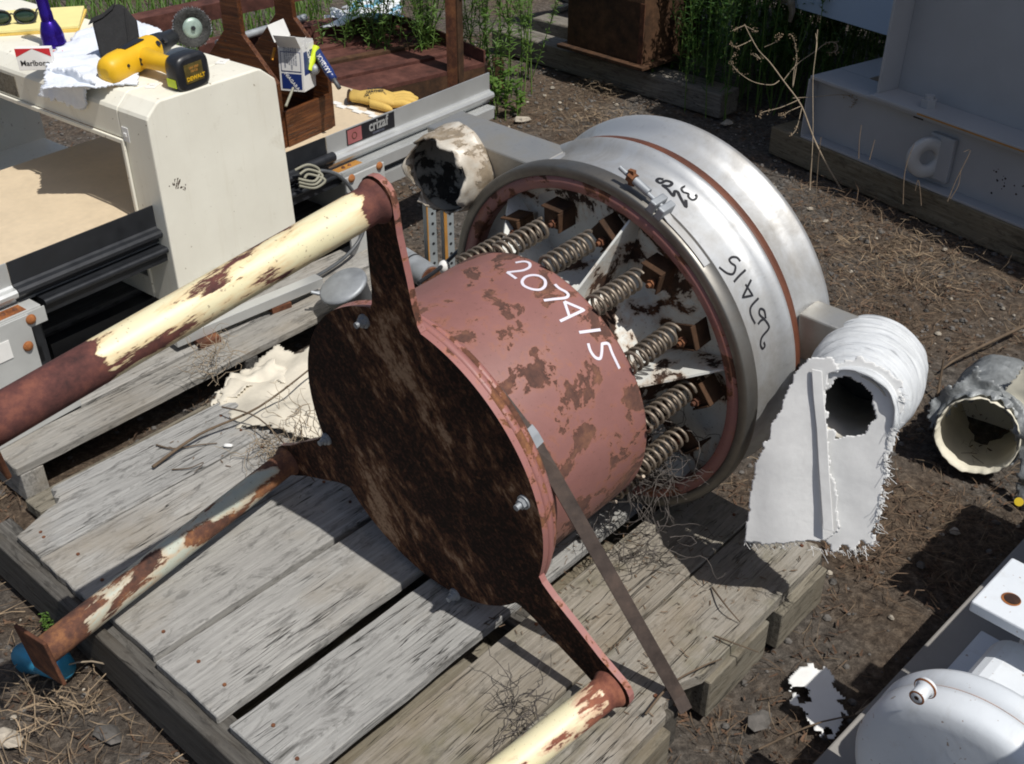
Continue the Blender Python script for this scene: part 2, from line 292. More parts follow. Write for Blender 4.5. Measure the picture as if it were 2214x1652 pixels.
# ---------------------------------------------------------------- mesh building
class MB:
    def __init__(s): s.v=[]; s.f=[]; s.sm=[]
    def add(s,vs,fs,smooth=False):
        o=len(s.v); s.v+= [tuple(v) for v in vs]; s.f+=[tuple(i+o for i in f) for f in fs]; s.sm+=[smooth]*len(fs); return s
    def box(s,x0,x1,y0,y1,z0,z1,m=None):
        vs=[Vector((x,y,z)) for x in (x0,x1) for y in (y0,y1) for z in (z0,z1)]
        if m: vs=[m@v for v in vs]
        return s.add(vs,[(0,1,3,2),(4,6,7,5),(0,4,5,1),(2,3,7,6),(0,2,6,4),(1,5,7,3)])
    def prism(s,poly,z0,z1,m=None):
        n=len(poly); vs=[Vector((p[0],p[1],z0)) for p in poly]+[Vector((p[0],p[1],z1)) for p in poly]
        ar=sum(poly[i][0]*poly[(i+1)%n][1]-poly[(i+1)%n][0]*poly[i][1] for i in range(n))
        if m: vs=[m@v for v in vs]
        idx=list(range(n)) if ar>0 else list(range(n))[::-1]
        fs=[tuple(idx[::-1]),tuple(i+n for i in idx)]
        for k in range(n):
            a,b=idx[k],idx[(k+1)%n]; fs.append((a,b,b+n,a+n))
        return s.add(vs,fs)
    def rev(s,prof,n=64,a0=0.,a1=360.,m=None,closed=False,smooth=True):
        """prof: list of (r,z); around local z"""
        full=abs(a1-a0)>=359.9; cnt=n if full else n+1; vs=[];fs=[]
        for i in range(cnt):
            a=R(a0+(a1-a0)*i/n)
            for r,z in prof:
                q=Vector((r*math.cos(a),r*math.sin(a),z)); vs.append(m@q if m else q)
        L=len(prof)
        for i in range(n):
            j=(i+1)%cnt
            for k in range(L if closed else L-1):
                k2=(k+1)%L; fs.append((i*L+k,j*L+k,j*L+k2,i*L+k2))
        return s.add(vs,fs,smooth)
    def cyl(s,p0,p1,r0,r1=None,n=20,cap=True,smooth=True):
        p0=Vector(p0);p1=Vector(p1); r1=r0 if r1 is None else r1; d=(p1-p0).normalized()
        q=d.to_track_quat('Z','Y').to_matrix(); ux=q@Vector((1,0,0)); uy=q@Vector((0,1,0))
        vs=[]
        for p,r in ((p0,r0),(p1,r1)):
            for i in range(n):
                a=2*math.pi*i/n; vs.append(p+ux*(r*math.cos(a))+uy*(r*math.sin(a)))
        s.add(vs,[(i,(i+1)%n,n+(i+1)%n,n+i) for i in range(n)],smooth)
        if cap: s.add(vs,[tuple(range(n))[::-1],tuple(range(n,2*n))])
        return s
    def tube(s,pts,r,n=7,smooth=True,taper=None,flat=1.):
        pts=[Vector(p) for p in pts]; N=len(pts); vs=[]; pu=None
        for i,p in enumerate(pts):
            d=(pts[min(i+1,N-1)]-pts[max(i-1,0)]).normalized()
            if pu is None:
                pu=d.orthogonal().normalized()
            pu=(pu-d*pu.dot(d)).normalized(); pv=d.cross(pu)
            rr=r if taper is None else r+(taper-r)*i/(N-1)
            for k in range(n):
                a=2*math.pi*k/n; vs.append(p+pu*(rr*math.cos(a))+pv*(rr*flat*math.sin(a)))
        fs=[(i*n+k,i*n+(k+1)%n,(i+1)*n+(k+1)%n,(i+1)*n+k) for i in range(N-1) for k in range(n)]
        s.add(vs,fs,smooth); s.add([vs[k] for k in range(n)],[tuple(range(n))[::-1]]); s.add(vs[-n:],[tuple(range(n))]); return s
    def ribbon(s,pts,wv,nv,w,t):
        """bar: pts list, width dirs, normal dirs"""
        vs=[]
        for p,a,b in zip(pts,wv,nv):
            for sa,sb in ((-1,-1),(1,-1),(1,1),(-1,1)): vs.append(Vector(p)+Vector(a)*(sa*w/2)+Vector(b)*(sb*t/2))
        N=len(pts); fs=[(i*4+k,i*4+(k+1)%4,(i+1)*4+(k+1)%4,(i+1)*4+k) for i in range(N-1) for k in range(4)]
        fs+=[(3,2,1,0),tuple(range((N-1)*4,N*4))]; return s.add(vs,fs)
    def ball(s,c,r,sc=(1,1,1),n=12,m=None,jit=0.):
        c=Vector(c); vs=[];fs=[]
        for i in range(1,n//2):
            th=math.pi*i/(n//2)
            for k in range(n):
                a=2*math.pi*k/n; j=1+random.uniform(-jit,jit)
                q=Vector((math.sin(th)*math.cos(a)*sc[0],math.sin(th)*math.sin(a)*sc[1],math.cos(th)*sc[2]))*r*j
                vs.append(c+(m@q if m else q))
        q=Vector((0,0,r*sc[2])); vs.append(c+(m@q if m else q)); vs.append(c-(m@q if m else q)); T=len(vs)-2;B=T+1
        rows=n//2-1
        for i in range(rows-1):
            for k in range(n): fs.append((i*n+k,(i+1)*n+k,(i+1)*n+(k+1)%n,i*n+(k+1)%n))
        for k in range(n): fs.append((T,k,(k+1)%n)); fs.append((B,(rows-1)*n+(k+1)%n,(rows-1)*n+k))
        return s.add(vs,fs,True)
    def mesh(s,name):
        me=bpy.data.meshes.new(name); me.from_pydata(s.v,[],s.f); me.polygons.foreach_set('use_smooth',s.sm); me.update(); return me
def link(o,parent=None,mw=None):
    COL.objects.link(o)
    if parent: o.parent=parent
    if mw is not None: o.matrix_local=mw
    return o
def part(name,mb,mat,parent=None,m=None,bev=0.,solid=0.,label=None,kind=None,seg=2,normals=False):
    me=mb if isinstance(mb,bpy.types.Mesh) else mb.mesh(name)
    if not me.materials: me.materials.append(M[mat] if isinstance(mat,str) else mat)
    o=bpy.data.objects.new(name,me); link(o,parent,m)
    if normals or bev:
        b=bmesh.new(); b.from_mesh(me); bmesh.ops.remove_doubles(b,verts=b.verts,dist=1e-6); bmesh.ops.recalc_face_normals(b,faces=b.faces); b.to_mesh(me); b.free()
    if solid: d=o.modifiers.new('solid','SOLIDIFY'); d.thickness=solid; d.offset=0
    if bev: d=o.modifiers.new('bevel','BEVEL'); d.width=bev; d.segments=seg; d.limit_method='ANGLE'; d.angle_limit=R(35)
    if label: o['label']=label
    if kind: o['kind']=kind
    return o
def tag(o,label,cat,group=None,kind=None):
    o['label']=label; o['category']=cat
    if group: o['group']=group
    if kind: o['kind']=kind
    return o
def thing(name,label,cat,m=None,group=None):
    o=bpy.data.objects.new(name,None); o.empty_display_size=.05; link(o,None,m if m is not None else Matrix.Identity(4)); return tag(o,label,cat,group)
def solo(name,mb,mat,label,cat,group=None,**k): return tag(part(name,mb,mat,**k),label,cat,group)
def copy_tree(o,m,label=None):
    c=o.copy(); COL.objects.link(c); c.matrix_local=m
    if label: c['label']=label
    for ch in list(o.children):
        d=ch.copy(); COL.objects.link(d); d.parent=c
        for g in list(ch.children):
            e=g.copy(); COL.objects.link(e); e.parent=d
    return c
def inpoly(P,poly):
    x,y=P[:,0],P[:,1]; ins=np.zeros(len(P),bool); n=len(poly)
    for i in range(n):
        x0,y0=poly[i];x1,y1=poly[(i+1)%n]
        c=((y0>y)!=(y1>y))&(x<(x1-x0)*(y-y0)/((y1-y0) or 1e-12)+x0); ins^=c
    return ins
def sheet(outline,pt,n,h=.006,amp=.01,fs=9,jag=.004,holes=(),fn=None):
    """torn sheet lying on the plane (pt,n); outline = 3D points on the plane"""
    n=Vector(n).normalized(); ux=(Vector((1,0,0))-n*n.x).normalized(); uy=n.cross(ux); pt=Vector(pt)
    pr=lambda q:((Vector(q)-pt).dot(ux),(Vector(q)-pt).dot(uy))
    poly=[pr(q) for q in outline]; hl=[[pr(q) for q in hh] for hh in holes]
    xs=[p[0] for p in poly]; ys=[p[1] for p in poly]
    X=np.arange(min(xs)-h,max(xs)+2*h,h); Y=np.arange(min(ys)-h,max(ys)+2*h,h)
    gx,gy=np.meshgrid(X,Y,indexing='ij'); nx,ny=gx.shape
    cx_=(gx+h/2).ravel(); cy_=(gy+h/2).ravel()
    jx=np.array([noise.noise((a*70,b*70,1.3)) for a,b in zip(cx_,cy_)])*jag*2; jy=np.array([noise.noise((a*70,b*70,7.3)) for a,b in zip(cx_,cy_)])*jag*2
    Pp=np.stack([cx_+jx,cy_+jy],1); ins=inpoly(Pp,poly)
    for hh in hl: ins&=~inpoly(Pp,hh)
    ins=ins.reshape(nx,ny); mb=MB(); idx={}; vs=[];fs_=[]
    def vid(i,j):
        if (i,j) not in idx:
            a,b=gx[i,j],gy[i,j]; d=amp*noise.fractal((a*fs,b*fs,pt.x),1.,2.,3)
            if fn: d+=fn(a,b)
            q=pt+ux*(a+random.uniform(-.25,.25)*h)+uy*(b+random.uniform(-.25,.25)*h)+n*d
            idx[(i,j)]=len(vs); vs.append(q)
        return idx[(i,j)]
    for i in range(nx-1):
        for j in range(ny-1):
            if ins[i,j]: fs_.append((vid(i,j),vid(i+1,j),vid(i+1,j+1),vid(i,j+1)))
    mb.add(vs,fs_,True); return mb
def textmesh(txt,size,ext=.0006,bold=0.,align='CENTER',space=1.,shear=0.):
    c=bpy.data.curves.new('t','FONT'); c.body=txt; c.size=size; c.extrude=ext; c.offset=bold; c.align_x=align; c.align_y='CENTER'; c.space_character=space; c.shear=shear; c.resolution_u=2
    o=bpy.data.objects.new('t',c); COL.objects.link(o); dg=bpy.context.evaluated_depsgraph_get()
    me=bpy.data.meshes.new_from_object(o.evaluated_get(dg)); bpy.data.objects.remove(o); return me

#PARTS
# ---------------------------------------------------------------- ground
def gh(x,y): return .010*noise.fractal((x*3.1,y*3.1,.3),1.,2.1,4)
def ground():
    n=260; xs=np.linspace(-4.5,5.5,n); ys=np.linspace(.2,9,n); vs=[];fs=[]
    for x in xs:
        for y in ys: vs.append((x,y,gh(x,y)-.012))
    fs=[(i*n+j,(i+1)*n+j,(i+1)*n+j+1,i*n+j+1) for i in range(n-1) for j in range(n-1)]
    mb=MB(); mb.add(vs,fs,True)
    o=part('ground',mb,'ground',kind='structure')
    far=MB(); far.add([(-60,-40,-.03),(60,-40,-.03),(60,80,-.03),(-60,80,-.03)],[(0,1,2,3)])
    part('far_ground',far,'ground',kind='structure')
ground()

# ---------------------------------------------------------------- front pallet
PA=Vector((-.973,1.645,0)); PF=azf(PA,41.8)
def board(root,x0,x1,y0,y1,z0,z1,mat,name='board',ends=(0,0),poly=None,skew=0.):
    """plank with slightly worn edges, grain along its own X"""
    cx=(x0+x1)/2; cy=(y0+y1)/2; L=x1-x0; W=y1-y0; mb=MB()
    if poly: P=[(p[0]-cx,p[1]-cy) for p in poly]
    else:
        N=26; P=[]; s=random.random()*50
        wob=lambda t,k:.0024*noise.noise((t*9+s,k*5.1,0))+.0013*noise.noise((t*45+s,k*9.,3))
        for i in range(N+1):
            t=-L/2+L*i/N; P.append((t,-W/2+wob(t,1)))
        for j in range(1,6): P.append((L/2+.004*noise.noise((j*.9,s,1))-ends[1]*abs(noise.noise((j*1.7,s,9))),-W/2+W*j/6))
        for i in range(N+1):
            t=L/2-L*i/N; P.append((t,W/2+wob(t,2)))
        for j in range(1,6): P.append((-L/2+.004*noise.noise((j*.9,s,5))+ends[0]*abs(noise.noise((j*1.7,s,4))),W/2-W*j/6))
    mb.prism(P,z0,z1)
    return part(name,mb,mat,root,Matrix.Translation((cx,cy,0))@Matrix.Rotation(skew,4,'Z'),bev=.0022,seg=1)
pal=thing('wooden_pallet','weathered grey wooden pallet carrying the rusty round sifter in the foreground','pallet',PF)
ys=[(.118,-.066),(-.070,-.253),(-.257,-.452),(-.466,-.645),(-.676,-.845),(-.881,-1.040),(-1.045,-1.200)]
# top boards, first one with its near corner broken off
b0=[(.0,-.066),(1.05,-.066),(1.05,.118),(.13,.118),(.12,.113),(.128,.10),(.112,.085),(.12,.075),(.108,.062),(.085,.058),(.05,.045),(.018,.032),(.0,.028)]
board(pal,0,1.05,-.066,.118,.108,.130,'wood',poly=b0)
for i,(a,b) in enumerate(ys[1:]):
    y0,y1=b,a; mt='woodgreen' if i>=4 else ('wood2' if i in (2,) else 'wood')
    if i==5:
        pl=[(.012,y0),(.10,y0+.001),(.30,y0-.001),(.505,y0),(.515,y0+.018),(.54,y0+.012),(.575,y0+.022),(.62,y0+.003),(.8,y0),(1.035,y0),(1.05,y0+.02),(1.04,y0+.05),(1.052,y0+.09),(1.04,y1),(.5,y1),(.01,y1)]
        board(pal,0,1.05,y0,y1,.100,.1285,mt,poly=pl)
    else: board(pal,-.002+.02*random.random()*(i!=0),1.05-.01*random.random(),y0,y1,.108,.130-.001*random.random(),mt,ends=(.006,.012),skew=random.uniform(-.002,.002))
for k,(x0,x1) in enumerate(((-.014,.030),(.50,.545),(1.0,1.045))):
    mb=MB().box(-.66,.66,-.022,.022,.02,.107 if k else .1075)
    part('stringer',mb,'wooddark',pal,Matrix.Translation(((x0+x1)/2,-.54,0))@Matrix.Rotation(R(90),4,'Z'),bev=.004)
# side cheek of the near stringer, standing just clear of the board ends
part('stringer',MB().box(-.655,.655,-.011,.011,.014,.128),'wooddark',pal,Matrix.Translation((-.0262,-.54,0))@Matrix.Rotation(R(90),4,'Z'),bev=.004)
for y in (.03,-.25,-.54,-.83): board(pal,0,1.04,y-.05,y+.05,.0,.0195,'woodtan',name='bottom_board')
for x0,x1,dy in ((.0,.50,.004),(.63,.83,-.004),(.86,1.03,.006)):
    o=board(pal,x0,x1,-1.212-dy,-1.128,.008,.0995,'woodtan',name='edge_block')
nb=MB()
for (a,b) in ys:
    for x in (.045,.52,1.02):
        for f in (.25,.75):
            y=b+(a-b)*f+random.uniform(-.015,.015); xx=x+random.uniform(-.012,.012)
            if a>.1 and x<.1: y=min(y,.0)
            nb.cyl((xx,y,.128),(xx,y,.1318),.0036,n=7)
part('nails',nb,'rust',pal,kind='stuff')

# ---------------------------------------------------------------- the sifter, lying on its side
S0=Vector((-.16,1.505,.4428)); _az,_el=R(43.8),R(4.5)
vA=Vector((math.sin(_az)*math.cos(_el),math.cos(_az)*math.cos(_el),math.sin(_el)))
vU=Vector((vA.y,-vA.x,0)).normalized(); vW=vU.cross(vA)
SF=frame(S0,-vU,vW,vA); SFI=SF.inverted()
def sp(r,ph,s): return Vector((-r*math.cos(R(ph)),r*math.sin(R(ph)),s))      # phi counted from screen right
def son(x,y,s): return SFI@PL(x,y,S0+vA*s,vA)
sif=thing('vibratory_sifter','rusty round vibratory sifter lying on its side on the front pallet','sifter',SF)
# base plate with three arms
def plate():
    pts=[]; arms=[91,-29.5,-151]; rad=.295
    A=sorted([a%360 for a in arms]); N=180; poly=[]
    def arm(a):
        d=Vector((-math.cos(R(a)),math.sin(R(a)))); n=Vector((-d.y,d.x)); out=[]
        # n direction in increasing phi? phi up -> x=-cos,y=sin
        t=Vector((math.sin(R(a)),math.cos(R(a))))
        w0,w1=.052,.036
        prof=[(.290,-w0-.008),(.300,-w0-.002),(.33,-w0+.004),(.38,-w0+.008),(.45,-w1),(.50,-w1)]
        for r,o_ in prof: out.append(d*r+t*o_)
        for k in range(1,8):
            an=-90+180*k/8; out.append(d*(.50+.036*math.cos(R(an)))+t*(.036*math.sin(R(an))))
        for r,o_ in prof[::-1]: out.append(d*r-t*o_)
        return out
    ph=0.
    while ph<360:
        hit=[a for a in A if abs((ph-a+180)%360-180)<11.5]
        if hit:
            a=hit[0]; poly+=arm(a); ph=a+11.6
        else:
            poly.append(Vector((-rad*math.cos(R(ph)),rad*math.sin(R(ph))))); ph+=1.5
    return [(p.x,p.y) for p in poly]
PP=plate()
mb=MB().prism(PP,-.006,.006)
bm=bmesh.new(); me=mb.mesh('base_plate'); bm.from_mesh(me); bmesh.ops.triangulate(bm,faces=[f for f in bm.faces if len(f.verts)>4]); bm.to_mesh(me); bm.free()
base=part('base_plate',me,'disc',sif,bev=0)
me.materials.append(M['pink'])
for p in me.polygons:
    if abs(p.normal.z)<.7: p.material_index=1
part('lip_flange',MB().rev([(.262,.0065),(.294,.0065),(.2955,.013),(.2935,.0215),(.262,.0215)],96,closed=True),'pink',sif)
part('rolled_rim',MB().rev([(.262,.024),(.284,.024),(.287,.031),(.284,.038),(.262,.038)],96,closed=True),'pink',sif)
part('drum',MB().rev([(.258,.02),(.2605,.04),(.2605,.295),(.2595,.300),(.255,.301),(.250,.298),(.249,.25),(.249,.04)],120),'drum',sif)
part('drum_end',MB().rev([(.0005,.27),(.249,.27)],64),'rustdark',sif)
# plate bolts
for (x,y) in ((795,690),(1140,1080),(990,1280),(713,945)):
    q=son(x,y,0); q.z=0; b=part('bolt',MB().cyl((0,0,-.006),(0,0,-.010),.0125).cyl((0,0,-.010),(0,0,-.0165),.0092,n=6,smooth=False).cyl((0,0,-.0165),(0,0,-.026),.0052),'galv',base,Matrix.Translation(q))
# legs
def leg(ph,foot,mat,L,label=None,r=.0292,plate=True):
    e=sp(.497,ph,-.006); f=Vector(foot); d=(f-e).normalized(); q=d.to_track_quat('Z','Y').to_matrix().to_4x4()
    m=Matrix.Translation(e)@q
    mb=MB().rev([(0.001,0),(r+.006,0),(r+.006,.004),(r+.003,.010),(r,.014)]+[(r,.014+(L-.014)*i/30) for i in range(1,31)]+[(.001,L)],28)
    o=part('leg',mb,mat,sif,m,label=label)
    if plate: part('foot_plate',MB().box(-.052,.052,-.045,.045,L,L+.007),'rust',o,bev=.002)
    return o
E1=sp(.497,91,0); 
f1=SFI@RD(10,898,1.318); leg(91,f1,'leg1',.615,'cream tube leg with rust streaks and a rusted far end')
f2=SFI@RD(97,1408,1.90); e2=sp(.497,-151,0); leg(-151,f2,'leg2',(f2-e2).length,'pale worn tube leg heavily flaked to rust',r=.027)
e3=sp(.497,-29.5,0); g3_=SFI@G(1050,1702,.168); d3=(g3_-e3).normalized(); leg(-29.5,e3+d3*.6,'leg3',.6,'cream tube leg with red tinted end',r=.028,plate=False)

# frames (profiles r(s))
FR=[(.340,.462),(.3405,.470),(.3475,.472),(.348,.500),(.3475,.548),(.3485,.563),(.3520,.573),(.3580,.5800),(.3650,.5900),(.3670,.5965),(.3655,.6025),(.3560,.6035),(.345,.6035)]
BK=[(.340,.628),(.3500,.6285),(.3500,.640),(.3495,.668),(.3520,.682),(.3580,.692),(.3650,.703),(.3690,.712),(.3685,.721),(.3560,.7225),(.340,.7225)]
part('front_frame',MB().rev(FR,160),'steel',sif)
part('back_frame',MB().rev(BK,160),'steel',sif)
part('back_cover',MB().rev([(.001,.745),(.15,.742),(.28,.733),(.341,.722)],96),'steeldull',sif)
part('frame_gasket',MB().rev([(.340,.6045),(.3600,.605),(.3615,.614),(.3600,.6265),(.340,.6275)],120),'gasket',sif)
ring=part('clamp_ring',MB().rev([(.3520,.4745),(.3665,.480),(.3680,.4765),(.3680,.4485),(.3650,.446),(.3500,.4452),(.3470,.4480)],150),'clamp',sif)
part('table_ring',MB().rev([(.3465,.4505),(.3460,.4475),(.3235,.4480),(.3220,.4500),(.3215,.4800)],140),'pink',sif)
part('dish',MB().rev([(.3213,.480),(.320,.4905),(.300,.497),(.17,.502),(.165,.498),(.155,.46),(.150,.38),(.148,.30),(.146,.27)],120),'white',sif)
# clamp bolt on the ring
cb=lambda x,y:son(*K(x,y,1800,480,4.43),.462)
def onr(q,r): 
    v=Vector((q.x,q.y)); v=v.normalized()*r; return Vector((v.x,v.y,q.z))
c0,c1,c2,c3=[cb(*p) for p in ((310,90),(520,240),(700,430),(900,600))]
t0,t1,t2,t3=[onr(q,r) for q,r in ((c0,.397),(c1,.390),(c2,.385),(c3,.380))]
part('clamp_bolt',MB().cyl(t0,t3,.0042,n=10),'galv',ring)
part('clamp_nut',MB().cyl(t0.lerp(t1,.62),t0.lerp(t1,.98),.0105,n=6,smooth=False).box(-.006,.006,-.014,.014,-.004,.004,Matrix.Translation(t0.lerp(t1,.8))),'rust',ring)
part('clamp_sleeve',MB().cyl(t1,t2,.0075,n=12),'galv',ring)
for p,wd in (((850,500),.011),((960,590),.010)):
    q=onr(cb(*p),.377); a=math.atan2(q.y,q.x); part('clamp_lug',MB().box(-.011,.013,-.007,.007,-.018,.018),'galv',ring,Matrix.Translation(q)@Matrix.Rotation(a,4,'Z'),bev=.003)
mb=MB(); pts=[];wv=[];nv=[]
for i in range(13):
    ph=66.5-20*i/12; rr=.373 if i<3 else .3700; q=sp(rr,ph,.461); pts.append(q); wv.append((0,0,1)); nv.append(Vector((q.x,q.y,0)).normalized())
part('clamp_strap',mb.ribbon(pts,wv,nv,.016,.0022),'steel',ring)
# springs
def helix(n=8,r=.0178,L=.128,w=.0033,m=20):
    pts=[]
    for i in range(n*m+1):
        a=2*math.pi*i/m; pts.append((r*math.cos(a),r*math.sin(a),L*i/(n*m)))
    return MB().tube(pts,w,6)
hm=helix().mesh('coil_spring'); br=MB()
br.box(-.020,.020,-.021,.021,0,.005).box(-.020,.020,.0215,.0250,-.010,.038).box(.0205,.0240,-.021,.0250,-.008,.038)
bme=br.mesh('spring_bracket'); nm=MB().cyl((0,0,-.002),(0,0,-.013),.0085,n=6,smooth=False).cyl((0,0,-.013),(0,0,-.02),.0045,n=8).mesh('bracket_nut')
random.seed(11)
for i in range(14):
    ph=109-25.7*i; q=sp(.2555,ph,.297); m=Matrix.Translation(q)@Matrix.Rotation(R(180-ph+random.uniform(-14,14)),4,'Z')
    part('coil_spring',hm,'spring',sif,m)
    q=sp(.268,ph-3,.437); bk=part('spring_bracket',bme,'bracket',sif,Matrix.Translation(q)@Matrix.Rotation(R(180-ph+[20,35,-20,15,-30,25][i%6]),4,'Z'),bev=.001,seg=1)
    part('nut',nm,'rust',bk,Matrix.Translation((-.004,.010,0)))
# gusset fins between hub and rim
for ph in (132,73,14,-46,-106,-166):
    m=Matrix.Rotation(R(180-ph),4,'Z')
    mb=MB(); poly=[(.152,.31),(.165,.31),(.325,.468),(.325,.493),(.152,.500)]
    vs=[Vector((p[0],s_*.0022,p[1])) for s_ in (-1,1) for p in poly]; n=5
    mb.add([m@v for v in vs],[(0,1,2,3,4),(9,8,7,6,5)]+[(k,k+5,(k+1)%5+5,(k+1)%5) for k in range(5)])
    part('gusset',mb,'white',sif)
# marker digits, drawn on the metal
def strokes(name,lst,mat,rf,w,parent,dr=.0006):
    mb=MB()
    for st in lst:
        P=[]
        for i in range(len(st)-1):
            n=max(2,int(math.dist(st[i],st[i+1])/3)); P+=[(st[i][0]+(st[i+1][0]-st[i][0])*k/n,st[i][1]+(st[i+1][1]-st[i][1])*k/n) for k in range(n)]
        P.append(st[-1]); out=[]
        for x,y in P:
            d=SFI.to_3x3()@ray(x,y); o=SFI@CAM; r=rf(.2)
            for it in range(6):
                a=d.x**2+d.y**2; b=2*(o.x*d.x+o.y*d.y); c=o.x**2+o.y**2-r*r; dis=max(0,b*b-4*a*c); t=(-b-math.sqrt(dis))/(2*a); q=o+d*t; r=rf(q.z)
            out.append(q)
        nv=[Vector((q.x,q.y,0)).normalized() for q in out]; wv=[]
        for i in range(len(out)):
            tt=(out[min(i+1,len(out)-1)]-out[max(i-1,0)]).normalized(); wv.append(tt.cross(nv[i]).normalized())
        mb.ribbon([q+n_*dr*.5 for q,n_ in zip(out,nv)],wv,nv,w,dr)
    return part(name,mb,mat,parent)
def sm(st,n=4):
    out=[]; P=[st[0]]+list(st)+[st[-1]]
    for i in range(1,len(P)-2):
        for k in range(n):
            t=k/n; out.append(tuple(.5*((2*P[i][j])+(-P[i-1][j]+P[i+1][j])*t+(2*P[i-1][j]-5*P[i][j]+4*P[i+1][j]-P[i+2][j])*t*t+(-P[i-1][j]+3*P[i][j]-3*P[i+1][j]+P[i+2][j])*t**3) for j in (0,1)))
    out.append(P[-1]); return out
k5=lambda L:[K(x,y,1400,300) for x,y in L]
drumdig=[sm(k5([(380,1212),(440,1203),(482,1215),(484,1245),(440,1268),(378,1277),(318,1283)])),k5([(318,1283),(385,1330)]),
 sm(k5([(558,1310),(598,1342),(598,1385),(562,1412),(500,1408),(442,1382),(430,1348),(458,1316),(510,1304),(558,1310)])),
 sm(k5([(672,1372),(704,1402),(755,1430),(771,1455),(745,1474),(668,1482),(590,1492)])),
 k5([(742,1500),(782,1618)]),k5([(742,1500),(888,1562),(710,1646)]),
 [(1252,719),(1298,713)],
 sm([K(x,y,1500,1000) for x,y in [(672,88),(690,145),(725,192),(760,200),(772,160),(775,100)]])+sm([K(x,y,1500,1000) for x,y in [(775,92),(822,92),(850,160),(905,275)]])]
strokes('marker_digits',drumdig,'marker',lambda s:.2607,.0052,sif)
k8=lambda L:[K(x,y,1800,480,4.43) for x,y in L]; k7=lambda L:[K(x,y,2200,800,2.466) for x,y in L]
def frf(s):
    P=sorted((z,r) for r,z in FR[2:11]); s=min(max(s,P[0][0]),P[-1][0])
    for (z0,r0),(z1,r1) in zip(P,P[1:]):
        if s<=z1: return r0+(r1-r0)*(s-z0)/(z1-z0)+.0003
    return P[-1][1]
fd=[sm(k8([(1915,1365),(1870,1315),(1805,1310),(1768,1345),(1795,1390),(1850,1435),(1822,1530),(1740,1525),(1632,1445)])),
 sm(k8([(1985,1480),(1900,1560),(1830,1640)])),k7([(160,108),(95,240),(172,224),(118,142)]),sm(k7([(215,245),(158,310),(158,370),(190,435)])),
 sm(k7([(268,395),(258,338),(228,325),(222,365),(262,405),(292,450),(285,480),(240,535),(230,590),(245,620),(262,600),(255,572)])),sm(k7([(262,398),(232,412),(212,438)])),
 sm(k8([(1180,362),(1132,390),(1152,440),(1222,462),(1222,502),(1270,545),(1322,530),(1332,490),(1312,475)]))]
strokes('marker_digits',fd[:-1],'ink',frf,.0042,sif); strokes('marker_three',fd[-1:],'ink',frf,.0042,sif)
strokes('marker_scribble',[sm(k8([(890,272),(830,262),(800,290),(850,322),(920,290),(990,308),(1000,335),(955,362),(880,352),(950,410),(1020,492),(1040,432),(1080,440),(1108,500),(1140,560),(1190,640),(1188,545)]))],'ink',frf,.0058,sif)
# left discharge spout: square box and round crusted outlet
ox=.0
part('spout_box',MB().box(.165,.475,.155,.312,.498,.598),'steeldull',sif,bev=.004)
part('spout_flange',MB().box(.118,.166,.23,.3135,.4965,.5995),'steel',sif,bev=.004)
oc=son(968,372,.455); oc.z=0
def crust(r0,r1,z0,z1,amp,seed):
    vs=[];fs=[]; n=56;L=10
    for i in range(n):
        a=2*math.pi*i/n
        for k in range(L):
            t=k/(L-1); e=amp*noise.fractal((math.cos(a)*2.2+seed,math.sin(a)*2.2,t*2.5),1.,2.,4)
            zz=z0+(z1-z0)*t
            if k==0: zz+=.030*noise.noise((math.cos(a)*2.5+seed,math.sin(a)*2.5,4))+.012*noise.noise((math.cos(a)*9,math.sin(a)*9,4))
            r=r0+(r1-r0)*t+e; vs.append((r*math.cos(a),r*math.sin(a),zz))
    for i in range(n):
        j=(i+1)%n
        for k in range(L-1): fs.append((i*L+k,i*L+k+1,j*L+k+1,j*L+k))
    return vs,fs
vs,fs=crust(.078,.088,.425,.498,.006,3.); mb=MB().add(vs,fs,True)
out=part('spout_outlet',mb,'plaster',sif,Matrix.Translation(oc),solid=.004)
part('outlet_lining',MB().rev([(.0745,.432),(.076,.46),(.078,.497),(.001,.4975)],40),'darkmottle',out)
# lower right spout (its box leads to the sleeve)
part('spout_box',MB().box(-.52,-.338,.02,.115,.640,.700),'steeldull',sif,bev=.004,label='short spout box on the right rim')
rc=son(1838,882,.52); rb=son(1878,806,.65)
part('spout_outlet',MB().rev([(.063,0),(.066,0),(.066,.2),(.063,.2)],40,closed=True),'steeldull',sif,Matrix.Translation(rc)@((rb-rc).normalized().to_track_quat('Z','Y').to_matrix().to_4x4()),label='round outlet inside the canvas sleeve')
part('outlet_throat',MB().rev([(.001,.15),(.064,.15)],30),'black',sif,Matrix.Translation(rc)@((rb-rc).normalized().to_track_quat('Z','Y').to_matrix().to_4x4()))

# ---------------------------------------------------------------- canvas sleeve on the right outlet
slm=SF@Matrix.Translation(rc)@((rb-rc).normalized().to_track_quat('Z','Y').to_matrix().to_4x4())
sl=thing('canvas_sleeve','torn white canvas sleeve tied round the outlet right of the big steel ring','sleeve',slm)
vs=[];fs=[];n=90;L=22
for i in range(n):
    a=2*math.pi*i/n
    for k in range(L):
        t=k/(L-1); r=.076+.016*math.sin(t*3.0)+.008*t+.0030*noise.fractal((math.cos(a)*1.0,math.sin(a)*1.0,t*9),1.,2.,3)+.0016*math.sin(t*90+3*math.sin(a*2))
        vs.append((r*math.cos(a),r*math.sin(a),-.012+.205*t+.008*noise.noise((math.cos(a)*3,math.sin(a)*3,2))*(k==0)))
fs=[(i*L+k,((i+1)%n)*L+k,((i+1)%n)*L+k+1,i*L+k+1) for i in range(n) for k in range(L-1)]
part('wrapped_cuff',MB().add(vs,fs,True),'cloth2',sl,solid=.003)
SI=slm.inverted()
